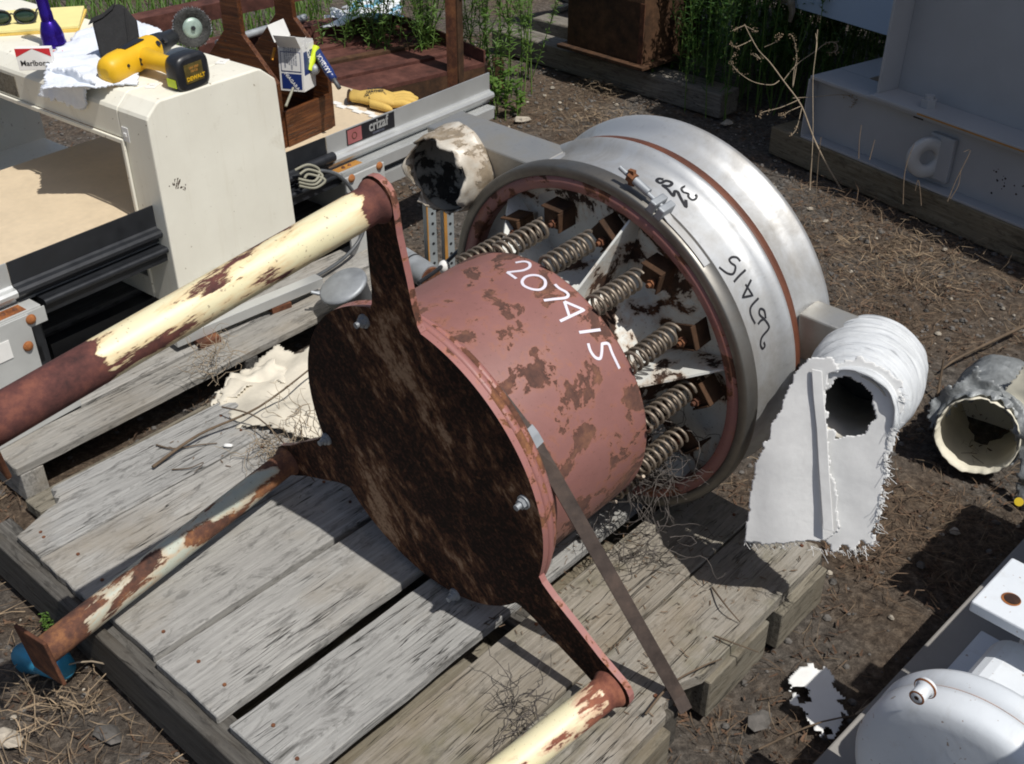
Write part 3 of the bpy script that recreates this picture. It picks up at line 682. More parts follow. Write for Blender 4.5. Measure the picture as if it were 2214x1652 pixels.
# hanging flaps: planes facing the camera-left side
fn_=Vector((-.36,-.88,.26)).normalized()
p0=slm@Vector((0,0,-.022))
def flap(name,pts,off,mat='cloth',amp=.012,fs=7,holes=(),h=.0028,jag=.0022,n=fn_,fn=None):
    pt=p0+n*off; o3=[PL(x,y,pt,n) for x,y in pts]; hs=[[PL(x,y,pt,n) for x,y in hh] for hh in holes]
    mb=sheet(o3,pt,n,h,amp,fs,jag,hs,fn); mb.v=[tuple(SI@Vector(v)) for v in mb.v]; return part(name,mb,mat,sl,solid=.0014)
hole=[(1782,862),(1800,820),(1830,812),(1868,830),(1890,868),(1896,905),(1882,930),(1850,946),(1812,944),(1790,925)]
flap('long_flap',[(1722,806),(1750,775),(1800,772),(1812,800),(1792,812),(1785,850),(1788,930),(1792,1000),(1806,1070),(1812,1150),(1790,1172),(1720,1172),(1652,1178),(1610,1172),(1618,1090),(1636,1000),(1672,920),(1695,862)],.0,fs=4,amp=.007,fn=lambda a,b:.004*math.sin(a*40+b*5)*max(0,min(1,(.05-b)*6)))
sq=[PL(x,y,p0+fn_*.0045,fn_) for x,y in ((1766,800),(1770,860),(1777,930),(1781,1010),(1787,1090),(1791,1146))]
sq=[sq[int(i/4)].lerp(sq[min(5,int(i/4)+1)],(i%4)/4)+fn_*(.0015*math.sin(i*.35)) for i in range(21)]
part('seam_strip',MB().ribbon([SI@q for q in sq],[SI.to_3x3()@(fn_.cross(Vector((0,0,1))).normalized()) for q in sq],[SI.to_3x3()@fn_ for q in sq],.017,.0022),'cloth',sl,bev=.0008)
flap('torn_flap',[(1775,790),(1860,775),(1925,800),(1955,850),(1948,900),(1932,925),(1946,940),(1925,955),(1930,985),(1918,1000),(1925,1030),(1905,1050),(1912,1085),(1900,1100),(1905,1130),(1885,1150),(1890,1180),(1858,1172),(1852,1192),(1825,1180),(1800,1196),(1788,1160),(1788,1000),(1775,900)],-.007,fs=5,amp=.007,holes=[hole],jag=.005)
fr=MB(); random.seed(13)
for (xa,ya),(xb_,yb_) in zip([(1955,850),(1932,925),(1925,955),(1918,1000),(1925,1030),(1912,1085),(1905,1130),(1890,1180),(1852,1192),(1800,1196),(1720,1172),(1652,1178)],[(1932,925),(1925,955),(1918,1000),(1925,1030),(1912,1085),(1905,1130),(1890,1180),(1852,1192),(1800,1196),(1720,1172),(1652,1178),(1612,1172)]):
    for k in range(16):
        t_=random.random(); q=SI@PL(xa+(xb_-xa)*t_-6,ya+(yb_-ya)*t_-4,p0-fn_*.006,fn_); d=SI.to_3x3()@(vR*random.uniform(.1,1)+vD*random.uniform(.1,1.2)*(1 if ya>1150 else .5)+fn_*random.gauss(0,.5)); l=random.uniform(.006,.020)
        fr.tube([q,q+d*l*.6,q+d*l+Vector((random.gauss(0,.003),random.gauss(0,.003),0))],.0005,3)
part('frayed_threads',fr,'cloth',sl,kind='stuff')
# steel bar strap leaning from the drum to the pallet edge
pts=[];wv=[];nv=[]
for (x,y) in ((903,700),(945,722),(990,758),(1035,806),(1080,856),(1120,908),(1150,946)):
    d=SFI.to_3x3()@ray(x,y); o=SFI@CAM; r=.2665 if x<1100 else .272
    a=d.x**2+d.y**2; b=2*(o.x*d.x+o.y*d.y); c=o.x**2+o.y**2-r*r; t=(-b-math.sqrt(max(0,b*b-4*a*c)))/(2*a); q=o+d*t
    pts.append(SF@q); wv.append((vA*.9+Vector((.3,-.1,.1))).normalized()); nv.append((SF.to_3x3()@Vector((q.x,q.y,0))).normalized())
end=G(1468,1506,.136); last=pts[-1]; dd=(end-last).normalized()
for k in range(1,9):
    q=last.lerp(end,k/8); pts.append(q); ww=(vA*.75+vR*.65).normalized(); ww=(ww-dd*ww.dot(dd)).normalized(); wv.append(ww); nv.append(dd.cross(ww).normalized())
pts.append(end+Vector((.012,-.012,-.022))); wv.append(wv[-1]); nv.append(nv[-1])
stp=thing('steel_strap','dark flat steel strap running from the red drum down to the pallet edge','strap')
nw=[]
for i in range(len(pts)):
    tt=(pts[min(i+1,len(pts)-1)]-pts[max(0,i-1)]).normalized(); n_=Vector(nv[i]); n_=(n_-tt*n_.dot(tt)).normalized(); w_=tt.cross(n_).normalized(); wv[i]=w_; nv[i]=n_
part('band',MB().ribbon(pts,wv,nv,.024,.003),'strap',stp)
i=6; part('seal_clip',MB().ribbon([pts[i]-(pts[i]-pts[i-1]).normalized()*.016,pts[i],pts[i]+(pts[i+1]-pts[i]).normalized()*.018],[wv[i]]*3,[nv[i]]*3,.028,.0055),'galv',stp)
# ---------------------------------------------------------------- rear pallet under the conveyor
q0=G(44,1010,.10); q1=G(631,713,.10); azB=math.degrees(math.atan2((q1-q0).x,(q1-q0).y))
PB=azf(Vector((q0.x,q0.y,0)),azB)
palb=thing('wooden_pallet','weathered wooden pallet under the conveyor frame, behind the front pallet','pallet',PB)
yy=.0
for i,wd in enumerate((.105,.14,.10,.14,.10,.13)):
    board(palb,-.01,1.30,yy,yy+wd,.078,.100,'wood2' if i%2==0 else 'wood'); yy+=wd+(.012 if i==0 else .05)
for x0,x1 in ((-.005,.05),(.62,.66),(1.25,1.295)):
    part('stringer',MB().box(0,yy-.03,-(x1-x0)/2,(x1-x0)/2,.0,.0775),'wood2' if x0<0 else 'wooddark',palb,Matrix.Translation(((x0+x1)/2,0.0,0))@Matrix.Rotation(R(90),4,'Z'),bev=.003)
board(palb,-.02,1.28,-.085,-.02,.0,.03,'woodtan',name='bottom_board')

# ---------------------------------------------------------------- conveyor
qa=G(10,571,.46); qb=G(1058,157,.46); azE=math.degrees(math.atan2((qb-qa).x,(qb-qa).y))
EF=azf(Vector((qa.x,qa.y,0)),azE); EI=EF.inverted(); eX=EF.to_3x3()@Vector((1,0,0)); eY=EF.to_3x3()@Vector((0,1,0))
def eon(x,y,Y=0.): return EI@PL(x,y,EF@Vector((0,Y,0)),eY)
def ez(x,y,z): return EI@G(x,y,z)
cv=thing('conveyor','grey framed belt conveyor with tan bed and maker plate, standing behind the sifter','conveyor',EF)
XT=ez(933,204,.46).x   # table end meets the rail
XR=ez(1058,157,.46).x
XB=ez(706,297,.46).x
part('bed',MB().box(-.8,XT,.004,.64,.392,.405),'tan',cv,bev=.002)
part('bed_edge',MB().box(-.8,XT-.004,.012,.63,.35,.3915),'frame',cv)
wg=MB()
for k in range(16):
    wg.box(XT-.16+.012*(k%2),XT-.138+.012*(k%2),.635-.036*k-.034,.635-.036*k,.4055,.4085)
part('belt_lacing',wg,'paper',cv)
def rail(x0,x1,mat,name='side_rail'):
    P=[(.0,.460),(.0,.405),(-.004,.400),(-.016,.398),(-.021,.392),(-.021,.384),(-.016,.378),(-.004,.376),(0,.374),(0,.362),(.010,.362),(.010,.400),(.004,.410),(.004,.460)]
    mb=MB(); n=len(P); vs=[(x0,a,b) for a,b in P]+[(x1,a,b) for a,b in P]
    mb.add(vs,[tuple(range(n)),tuple(range(2*n-1,n-1,-1))]+[(k,(k+1)%n,n+(k+1)%n,n+k) for k in range(n)])
    bmx=mb; o=part(name,bmx,mat,cv,normals=True); return o
XL=ez(14,571,.46).x
rail(-.9,XL,'alu'); rail(XL+.002,XB-.003,'blackm',name='black_rail'); ra=rail(XB,XR,'alu')
part('black_lower_rail',MB().box(XL+.05,XB+.02,-.022,.006,.315,.355).cyl((XL+.05,-.026,.347),(XB+.02,-.026,.347),.008,n=10),'blackm',cv)
# black end piece with roller between guard and maker rail
part('roller',MB().cyl((XB-.12,-.018,.405),(XB+.005,-.018,.405),.014,n=16),'black',cv)
part('flange',MB().box(-.9,XL+.028,-.052,-.001,.3505,.3605),'frame',cv,bev=.001); part('flange',MB().box(XB+.0,XR-.02,-.040,-.001,.3505,.3605),'alu',cv,bev=.001)
part('web',MB().box(-.9,XL+.034,-.0555,-.0525,.318,.356),'frame',cv)
part('web',MB().box(XB+.01,XR-.03,-.0435,-.0405,.325,.358),'alu',cv); part('lower_bar',MB().box(XB+.12,XR-.04,-.042,-.004,.262,.300),'alu',cv)
part('channel',MB().box(XB+.10,XR-.06,-.02,.0,.300,.3495),'blackm',cv)  # black strip painting the shade in the gap below the rail
part('rust_stain',MB().box(XL-.12,XL-.005,-.048,-.012,.3607,.3612),'rustorange',cv); part('rust_stain',MB().box(XB+.003,XB+.10,-.036,-.008,.3607,.3612),'slotrust',cv)
sc=MB().rev([(.0001,.005),(.0045,.004),(.0065,.0)],10).mesh('screw')
for x in (XL-.022,XL-.052): part('screw',sc,'rust',cv,Matrix.Translation((x,-.03,.3612)))
for x in (XB+.035,XB+.06): part('screw',sc,'rust',cv,Matrix.Translation((x,-.022,.3612)))
# leg plates with rusty domed bolts
bl=MB().rev([(.0001,.0095),(.007,.008),(.0115,.0035),(.0125,0)],16).mesh('bolt')
def rotY(): return Matrix.Rotation(R(90),4,'X')
def onplate(x,y,Y=-.057): return eon(x,y,Y)
pr=onplate(60,680); pl1=part('leg_plate',MB().box(-.16,pr.x,-.058,-.0525,.095,pr.z),'frame',cv,bev=.001)
for (x,y) in ((66,690),(60,748),(102,912)):
    q=onplate(x,y); part('bolt',bl,'rustorange',pl1,Matrix.Translation((q.x,-.0582,q.z))@rotY())
q=onplate(10,758); part('tag',MB().box(q.x-.02,q.x+.014,-.0605,-.0585,q.z-.024,q.z+.022),'paper',pl1)
qb1=onplate(745,372); qb2=onplate(829,350)
pl2=part('leg_plate',MB().box(qb1.x,qb2.x,-.060,-.0525,.10,qb2.z),'frame',cv,bev=.001)
for (x,y) in ((758,385),(818,358),(762,562)):
    q=onplate(x,y); part('bolt',bl,'rustorange',pl2,Matrix.Translation((q.x,-.0602,q.z))@rotY())
part('cross_member',MB().box(XB+.10,XB+.16,-.04,.6,.12,.35),'frame',cv)
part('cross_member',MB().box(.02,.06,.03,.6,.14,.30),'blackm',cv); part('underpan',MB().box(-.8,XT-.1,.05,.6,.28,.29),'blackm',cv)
# base channel on the pallet
qa_=ez(385,752,.118); qb_=ez(700,620,.118)
def bar3(name,a,b,w_,h0,h1,mat,parent,**k):
    a=Vector(a);b=Vector(b); d=(b-a); L=d.xy.length; m=Matrix.Translation((a.x,a.y,0))@Matrix.Rotation(math.atan2(d.y,d.x),4,'Z')
    return part(name,MB().box(0,L,0,w_,h0,h1),mat,parent,m,**k)
bar3('base_channel',qa_,qb_,.035,.118,.146,'alu',cv,bev=.001)
b0_=ez(0,905,.118); b1_=ez(160,862,.118)
bar3('base_channel',ez(-40,985,.112),ez(175,868,.112),.06,.101,.150,'frame',cv,bev=.001)
for (x,y) in ((430,752),(586,676)):
    q=ez(x,y,.101); part('foot_block',MB().box(0,.06,-.01,.04,.1005,.1165),'rust',cv,Matrix.Translation((q.x,q.y,0))@Matrix.Rotation(R(-12),4,'Z'),bev=.001)
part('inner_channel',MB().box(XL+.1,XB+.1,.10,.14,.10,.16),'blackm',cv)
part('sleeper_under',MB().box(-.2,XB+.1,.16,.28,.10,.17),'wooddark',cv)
# maker plate on the rail
Pq=[eon(x,y,-.001) for x,y in ((748,287),(852,250),(856,281),(752,327))]
x0,x1=Pq[0].x+.001,Pq[1].x; z0,z1=.4095,.4575
mp_=part('maker_plate',MB().box(x0,x1,-.0018,-.0003,z0,z1),'ink',cv)
xs_=x0+(x1-x0)*.30
part('red_panel',MB().box(x0+.003,xs_,-.0024,-.0019,z0+.003,z1-.003),'wine',mp_)
mtx=lambda x,z,Y: Matrix.Translation((x,Y,z))@Matrix.Rotation(R(90),4,'X')
part('lettering',textmesh('crizaf',.042,.0003,.0010),'alu',mp_,mtx((xs_+x1)/2+.001,z0+.030,-.0022)@Matrix.Diagonal((.90,1.05,1,1)))
part('small_lettering',textmesh('CONVEYORS',.0085,.0002,.0001),'greyink',mp_,mtx((xs_+x1)/2,z0+.0075,-.0022))
def ringm(r0,r1): return MB().rev([(r0,0),(r1,0),(r1,.0005),(r0,.0005)],24,closed=True)
part('emblem',ringm(.008,.0105),'gasket',mp_,mtx((x0+xs_)/2,(z0+z1)/2,-.0026))

# ---------------------------------------------------------------- metal detector hood straddling the bed
qd=ez(318,262,.688); X0,YR=qd.x,qd.y
DF=EF@Matrix.Translation((X0,YR,0)); DI=DF.inverted(); dY=eY
dt=thing('detector_hood','cream fibreglass tunnel hood straddling the conveyor, tools lying on top','detector',DF)
pA,pB,pC=[DI@PL(x,y,DF@Vector((0,0,0)),dY) for x,y in ((341,221),(562,146),(597,172))]
TZ=(pA.z+pB.z)/2; xe=pC.x
zb=(DI@PL(379,665,DF@Vector((0,0,0)),eX)).z; zb=max(.12,zb)
P=[(0,zb),(0,.688),(.004,.696),(pA.x-.004,TZ-.004),(pA.x+.006,TZ),(pB.x-.008,TZ),(pB.x+.004,TZ-.004),(xe-.003,pC.z+.004),(xe,pC.z-.008),(xe+.012,zb)]
def xz(poly,y0,y1):
    n=len(poly); vs=[(a,y0,b) for a,b in poly]+[(a,y1,b) for a,b in poly]
    return MB().add(vs,[tuple(range(n)),tuple(range(2*n-1,n-1,-1))]+[(k,(k+1)%n,n+(k+1)%n,n+k) for k in range(n)])
def sec(zlo):
    return [(a if b>zlo else a,max(b,zlo)) for a,b in P]
o=part('right_leg',xz(P,0,.118),'cream',dt,bev=.004,seg=2)
top=[p for p in P if p[1]>.6]; top=[(0,.618)]+top+[(xe,.618)]
part('top_slab',xz(top,.1182,1.25),'cream',dt,bev=.003)
part('bottom_slab',xz([(0,zb),(0,zb+.06),(xe,zb+.06),(xe,zb)],.1182,1.25),'cream',dt,bev=.003)
part('left_leg',xz(P,1.2502,1.37),'cream',dt,bev=.003)
part('aperture_lip',MB().box(-.008,-.001,.118,1.25,.607,.6175).box(-.008,-.001,.108,.1175,zb+.02,.6175),'cream',dt,bev=.001)
cp=MB().box(-.013,.013,-.002,0,-.019,.019).box(-.005,.005,-.005,-.002,-.005,.005).mesh('clip')
for (x,y) in ((273,291),(315,533)):
    q=DI@PL(x,y,DF@Vector((-.001,0,0)),eX); part('clip',cp,'paper',dt,Matrix.Translation((-.001,q.y,q.z))@Matrix.Rotation(R(-90),4,'Z'),bev=.001,seg=1)
for (x,y) in ((330,186),(481,134)):
    q=DI@G(x,y,TZ); part('clip',cp,'paper',dt,Matrix.Translation((q.x,q.y,TZ+.0002))@Matrix.Rotation(R(-90),4,'X')@Matrix.Rotation(R(60),4,'Y'),bev=.001,seg=1)
# scuffed remnant of a label on the right face, brown label on the front
q=DI@PL(384,402,DF@Vector((0,-.0006,0)),dY)
sc_=sheet([Vector((q.x-.022,-.0005,q.z+.014)),Vector((q.x-.004,-.0005,q.z+.016)),Vector((q.x+.02,-.0005,q.z-.004)),Vector((q.x+.022,-.0005,q.z-.016)),Vector((q.x,-.0005,q.z-.010)),Vector((q.x-.02,-.0005,q.z+.004))],(q.x,-.0005,q.z),(0,-1,0),.0022,.0004,30,.006,fn=None)
sc_.f=[f for i,f in enumerate(sc_.f) if (hash((i*7919)%97)%5)<2]; sc_.sm=[False]*len(sc_.f)
part('label_remnant',sc_,'rustbrown',dt)
q=DI@PL(36,190,DF@Vector((-.001,0,0)),eX); part('brown_label',MB().box(-.0022,-.0004,q.y-.002,q.y+.14,q.z-.026,q.z+.03),'woodtan',dt)

# ---------------------------------------------------------------- things on the hood
def tz(x,y,dz=0.): return G(x,y,TZ+dz)
def lay(p,az): return azf(p,az)
# towel
tw=[(85,215),(100,150),(128,105),(150,95),(190,78),(240,48),(270,42),(300,60),(345,75),(345,100),(300,150),(300,185),(250,190),(215,205),(180,212),(160,230)]
ctr=tz(200,150); 
def towel():
    o3=[tz(x,min(max(y,40),200)) for x,y in [(95,200),(105,150),(128,112),(170,85),(225,52),(262,45),(300,62),(350,75),(345,110),(300,150),(300,186),(250,190),(210,200),(185,205)]]
    mb=sheet(o3,tz(200,150,.004),(0,0,1),.006,.016,9,.003)
    vs=[]
    Xf=DI
    for v in mb.v:
        v=Vector(v); l=DI@v
        v.z=TZ+.005+max(0,(v.z-TZ-.004)*.9+.007)
        vs.append(tuple(v))
    mb.v=vs; return mb
tl=thing('towel','white terry towel spread under the pouch and drill on the hood','towel')
part('cloth',towel(),'towel',tl,solid=.005)
# hanging corner over the front edge
pf=DF@Vector((-.010,0,0)); o3=[PL(x,y,pf,eX) for x,y in ((86,205),(108,150),(160,150),(205,178),(190,190),(186,228),(178,236),(160,233),(135,222),(110,216))]
part('hanging_corner',sheet(o3,pf,-eX,.005,.008,12,.004),'towel',tl,solid=.005)
# black pouch standing on the towel
pp=tz(262,118,.02); pm=azf(pp,72)@Matrix.Rotation(R(-28),4,'X')
pc=thing('pouch','black nylon pouch propped up on the white towel beside the drill','pouch',pm@Matrix.Scale(.92,4))
part('body',xz([(-.055,-.005),(-.06,.09),(-.03,.105),(.012,.135),(.03,.13),(.058,.085),(.055,.01),(.03,-.008)],-.016,.016),'pouch',pc,bev=.006,seg=3)
part('flap_edge',xz([(-.072,.082),(-.06,.10),(-.028,.11),(.0,.13),(.012,.139),(.0,.118),(-.03,.098)],-.021,-.0165),'pouch',pc,bev=.002)
part('binding',xz([(.022,.0),(.030,.12),(.034,.12),(.027,.0)],-.0195,-.0165),'pouch',pc,bev=.001)
# flashlight standing on its head
fp=tz(120,100); fl=thing('flashlight','purple metal flashlight standing upright beside the cigarette packs','flashlight',Matrix.Translation(fp)@Matrix.Rotation(R(-4),4,'Y'))
part('head',MB().rev([(.0001,0),(.029,0),(.031,.003),(.031,.012),(.0295,.014),(.030,.03),(.027,.045),(.0195,.065),(.017,.068),(.0001,.068)],40),'purple',fl)
part('grip',MB().rev([(.0165,.068),(.0165,.09),(.0155,.092),(.0155,.2),(.017,.203),(.017,.225),(.0001,.227)],32),'purple',fl)
# cigarette packs
def pack(p,az,stand,label):
    m=azf(p,az); t=thing('cigarette_pack',label,'cigarette pack',m,'red and white cigarette packs')
    L,D,H=.086,.022,.055
    part('carton',MB().box(-L/2,L/2,0,D,0,H),'paper',t,bev=.001)
    rd=MB(); rd.prism([(-L/2,H),(-L/2,H*.62),(0,H*.99),(L/2,H*.62),(L/2,H)],0,.0004,Matrix.Translation((0,-.0002,0))@Matrix.Rotation(R(90),4,'X'))
    part('red_roof',rd,'red',t); part('lettering',textmesh('Marlboro',.019,.0002,.0003),'ink',t,Matrix.Translation((0,-.0004,H*.32))@Matrix.Rotation(R(90),4,'X'))
    return t
pack(tz(80,152),86,0,'red and white cigarette pack nearest the front edge, by the flashlight')
pk=pack(tz(82,128,.0),86,0,'red and white cigarette pack lying flat behind the first pack')
pk.matrix_local=azf(tz(86,134,.0),90)@Matrix.Translation((0,.005,.0))@Matrix.Rotation(R(-78),4,'X')
# yellow pads, sunglasses
pdm=azf(tz(95,62),78)
for k in range(2):
    p_=solo('paper_pad',MB().box(-.29,.10,-.055+.002*k,.16,.0+.0085*k,.008+.0085*k),'pad' if k else 'padedge',('lower yellow legal pad under the other pad','upper yellow legal pad with sunglasses on it')[k],'paper pad',m=pdm@Matrix.Rotation(R(2*k),4,'Z'),bev=.001)
sg=thing('sunglasses','black sunglasses with green lenses lying on the yellow pads','sunglasses',azf(tz(30,52,.017),75))
for x in (-.032,.034):
    mb=MB(); mb.ball((x,0,.020),.027,(1,.28,.72),16); part('lens',mb,plain('lens_green_%d'%(x>0),(.02,.045,.035),.12),sg)
    part('rim',MB().tube([(x+.028*math.cos(a),-.004+.004*math.cos(a*2),.020+.021*math.sin(a)) for a in np.linspace(0,2*math.pi,21)],.003,6),'black',sg)
part('bridge',MB().tube([(-.006,-.004,.026),(0,-.006,.030),(.008,-.004,.026)],.0025,6),'black',sg)
for x in (-.062,.062): part('temple',MB().tube([(x,0,.024),(x*.98,.05,.022),(x*.9,.11,.010)],.0024,6),'black',sg)
# cordless drill lying on its side
ra_=tz(240,152,.036); rn_=tz(350,92,.046); ax=(rn_-ra_).normalized()
DRM=(frame(ra_,ax,Vector((0,0,1)).cross(ax).normalized(),ax.cross(Vector((0,0,1)).cross(ax).normalized())))
dr=thing('cordless_drill','yellow and black cordless drill with wire wheel lying on the hood','drill',DRM); DRI=DRM.inverted(); Ld=(rn_-ra_).length
# local: x nose, y away, z up
def loft(sections,n=20,closed=True):
    """sections: (centre, ux, uy, rx, ry, power)"""
    vs=[];fs=[]
    for c,ux,uy,rx,ry,pw in sections:
        for k in range(n):
            a=2*math.pi*k/n; ca,sa=math.cos(a),math.sin(a)
            vs.append(Vector(c)+Vector(ux)*(rx*math.copysign(abs(ca)**pw,ca))+Vector(uy)*(ry*math.copysign(abs(sa)**pw,sa)))
    N=len(sections)
    fs=[(i*n+k,i*n+(k+1)%n,(i+1)*n+(k+1)%n,(i+1)*n+k) for i in range(N-1) for k in range(n)]
    mb=MB(); mb.add(vs,fs,True); mb.add(vs[:n],[tuple(range(n))[::-1]],False); mb.add(vs[-n:],[tuple(range(n))],False); return mb
Y_,Z_=(0,1,0),(0,0,1)
secs=[((x*Ld,0,0),Y_,Z_,ry,rz,.85) for x,ry,rz in ((-.12,.012,.012),(-.10,.024,.026),(-.04,.031,.033),(.10,.034,.036),(.45,.034,.034),(.70,.035,.034),(.80,.033,.033))]
part('motor_housing',loft(secs,24),'yellow',dr)
secs=[((x*Ld,0,0),Y_,Z_,r_,r_,1) for x,r_ in ((.80,.030),(.88,.030),(1.02,.026),(1.08,.022),(1.22,.020),(1.30,.014),(1.36,.010))]
part('gear_nose',loft(secs,24),'black',dr)
part('vent_panel',MB().box(.25*Ld,.62*Ld,-.012,.010,.0335,.0365),'black',dr,bev=.001)
for x in (.74,.88): part('selector',MB().cyl((x*Ld,-.028,.016),(x*Ld,-.033,.020),.007,n=12),'black',dr)
part('screw',MB().cyl((.12*Ld,-.033,.006),(.12*Ld,-.036,.007),.004,n=8),'black',dr)
hb=DRI@tz(398,150,.040); h0=Vector((.50*Ld,-.010,0)); hd=(hb-h0).normalized(); hu=hd.cross(Vector((0,0,1))).normalized(); hv=Vector((0,0,1))
Lh=(hb-h0).length
part('grip',loft([(h0+hd*(Lh*t),hu,hv,a,b,.8) for t,a,b in ((0,.030,.026),(.3,.024,.021),(.55,.021,.019),(.75,.025,.022),(.9,.034,.030))],20),'yellow',dr)
part('trigger',MB().box(.0,.03,-.008,.008,-.01,.01,Matrix.Translation(h0+hd*.035+hu*.026)),'black',dr,bev=.003)
bt=loft([(hb+hd*(t-.012),hu,hv,a,b,.55) for t,a,b in ((-.008,.034,.034),(0,.044,.041),(.012,.048,.044),(.04,.049,.045),(.046,.047,.043),(.049,.040,.036))],28)
bo=part('battery',bt,'black',dr)
face=Matrix.Translation(hb+hd*.0375)@frame(Vector((0,0,0)),-hu,hv,hd)
part('battery_label',MB().box(-.028,.026,-.022,.024,0,.0008),plain('battery_label_print',(.10,.075,.02),.5,0,.5,60),bo,face)
part('battery_lettering',textmesh('DEWALT',.0135,.0003,.0004),'yellow',bo,face@Matrix.Translation((.002,-.012,.0012)))
part('warning_lettering',textmesh('18V XRP\nNi-Cd',.008,.0003,.0002),'slotrust',bo,face@Matrix.Translation((0,.009,.0012)))
part('bright_sticker',MB().box(-.013,.021,-.0492,-.0484,-.02,.0,Matrix.Identity(4)),'hi',bo,Matrix.Translation(hb+hd*.012)@frame(Vector((0,0,0)),hd,hu,-hv)) if False else None
stm=frame(Vector(hb)-hu*.0,hd,-hu,hv)
part('bright_sticker',MB().box(-.006,.026,-.0505,-.0495,-.028,-.008),'hi',bo,frame(hb,hd,-hv.cross(hd)*-1,hv))
# wire wheel
wc=DRI@RD(415,60,(tz(350,92,.046)-CAM).dot(vF)+.045); wn=(DRI.to_3x3()@Vector((.55,-.82,.10))).normalized()
part('spindle',MB().cyl((1.3*Ld,0,0),wc,.006,n=10),'galv',dr)
wq=wn.to_track_quat('Z','Y').to_matrix().to_4x4(); wm=Matrix.Translation(wc)@wq
wv_=MB(); random.seed(5)
ww=part('wire_wheel',MB().rev([(.018,-.004),(.046,-.005),(.050,-.004),(.050,.004),(.046,.005),(.018,.004)],60,closed=True),plain('wire_bristle',(.05,.05,.048),.6,.4,.6,200,1.,.004),dr,wm)
for k in range(160):
    a=random.uniform(0,2*math.pi); z=random.uniform(-.004,.004); r1=.050+random.uniform(0,.005); wv_.tube([(.045*math.cos(a),.045*math.sin(a),z),(r1*math.cos(a+.05),r1*math.sin(a+.05),z*1.2)],.0006,3)
part('bristles',wv_,'galv',ww,kind='stuff')
part('wheel_disc',MB().rev([(.0001,.0075),(.016,.0075),(.026,.005),(.026,.004)],40),plain('green_grey_disc',(.30,.38,.33),.4,.3,.3,40),ww); part('arbor_nut',MB().cyl((0,0,.0076),(0,0,.014),.006,n=6,smooth=False),'black',ww)

# ---------------------------------------------------------------- wooden tote on the bed
# two end boards (shouldered), handle, front and base
BZ=.4055
tq=G(665,420,BZ+.0); 
e_a=G(606,300,BZ); e_b=G(716,315,BZ)
td=(G(712,230,.46)-G(612,262,.46)); tfz=math.degrees(math.atan2(td.x,td.y))
tA,tB=G(615,322,BZ),G(726,272,BZ); azT=math.degrees(math.atan2((tB-tA).x,(tB-tA).y)); LTT=(tB-tA).length
W_=.15; TF=azf(tA,azT)@Matrix.Translation((0,W_,0))
tt=thing('tool_tote','dark varnished wooden tool tote on the conveyor bed holding a glove box','tool tote',TF)
def endboard(x):
    w=.105; P=[(-w,0),(w,0),(w,.19),(.03,.33),(.03,.50),(-.03,.50),(-.03,.33),(-w,.19)]
    return P
TI=TF.inverted()
def ton(x,y,X=0.): return TI@PL(x,y,TF@Vector((X,0,0)),TF.to_3x3()@Vector((1,0,0)))
def eb(x,nm='end_board'):
    P=[(-W_,0),(W_,0),(W_,.19),(.036,.31),(.032,.50),(-.032,.50),(-.036,.31),(-W_,.19)]
    mb=MB().prism(P,-.008,.008); return part(nm,mb,'varnish',tt,frame(Vector((x,0,0)),Vector((0,1,0)),Vector((0,0,1)),Vector((1,0,0))),bev=.001,seg=1)
eb(.008); eb(LTT-.008)
part('side_board',MB().box(.017,LTT-.017,-W_-.004,-W_+.008,.0,.105),'varnish',tt,bev=.001); part('side_board',MB().box(.017,LTT-.017,W_-.008,W_+.004,.0,.105),'varnish',tt,bev=.001)
part('base_board',MB().box(.017,LTT-.017,-W_+.009,W_-.009,.0,.012),'varnish',tt); part('handle',MB().cyl((-.02,0,.47),(LTT+.02,0,.47),.012,n=14),'varnish',tt)
# glove box
gq=RD(646,190,(TF@Vector((.07,-.08,.08))-CAM).dot(vF)); GB=azf(Vector((gq.x,gq.y,gq.z)),14)@Matrix.Rotation(R(5),4,'Y')
gb=thing('glove_box','blue and white cardboard box standing open in the wooden tote','box',GB)
hx,hy,hz=.042,.037,.130
part('carton',MB().box(-hx,hx,-hy,hy,0,.001).box(-hx,hx,-hy,-hy+.0015,.001,hz).box(-hx,hx,hy-.0015,hy,.001,hz+.01).box(-hx,-hx+.0015,-hy+.0015,hy-.0015,.001,hz-.004).box(hx-.0015,hx,-hy+.0015,hy-.0015,.001,hz+.006),'paper',gb)
FX=lambda x,z,Y:Matrix.Translation((x,Y,z))@Matrix.Rotation(R(90),4,'X')
LXm=lambda y,z,X:Matrix.Translation((X,y,z))@Matrix.Rotation(R(-90),4,'Z')@Matrix.Rotation(R(90),4,'X')
part('blue_panel',MB().box(-hx+.008,hx-.006,-hy-.0006,-hy-.0001,.045,hz-.02),'navy',gb)
part('lettering',textmesh('NIAGARA',.024,.0003,.0006,space=1.0),'paper',gb,FX(0,.10,-hy-.0009)@Matrix.Rotation(R(-68),4,'Z'))
part('label_frame',MB().box(-hx-.0006,-hx-.0001,-hy+.006,hy-.006,.055,hz-.018),'navy',gb); part('text_panel',MB().box(-hx-.0010,-hx-.0007,-hy+.008,hy-.008,.058,hz-.020),'paper',gb)
part('printed_lines',textmesh('WIPE SURFACE CLEAN\nAPPLY EVENLY\nALLOW TO DRY\nKEEP AWAY FROM HEAT\nSTORE UPRIGHT\nREAD ALL LABELS',.0068,.0002,.0001),'greyink',gb,LXm(0,.100,-hx-.0012)@Matrix.Rotation(R(90),4,'Z'))
part('lower_panel',MB().box(-hx-.0006,-hx-.0001,-hy+.006,hy-.006,.006,.050),'navy',gb); part('lower_lettering',textmesh('NIAGARA',.014,.0003,.0003),'paper',gb,LXm(0,.028,-hx-.001)@Matrix.Rotation(R(-50),4,'Z'))
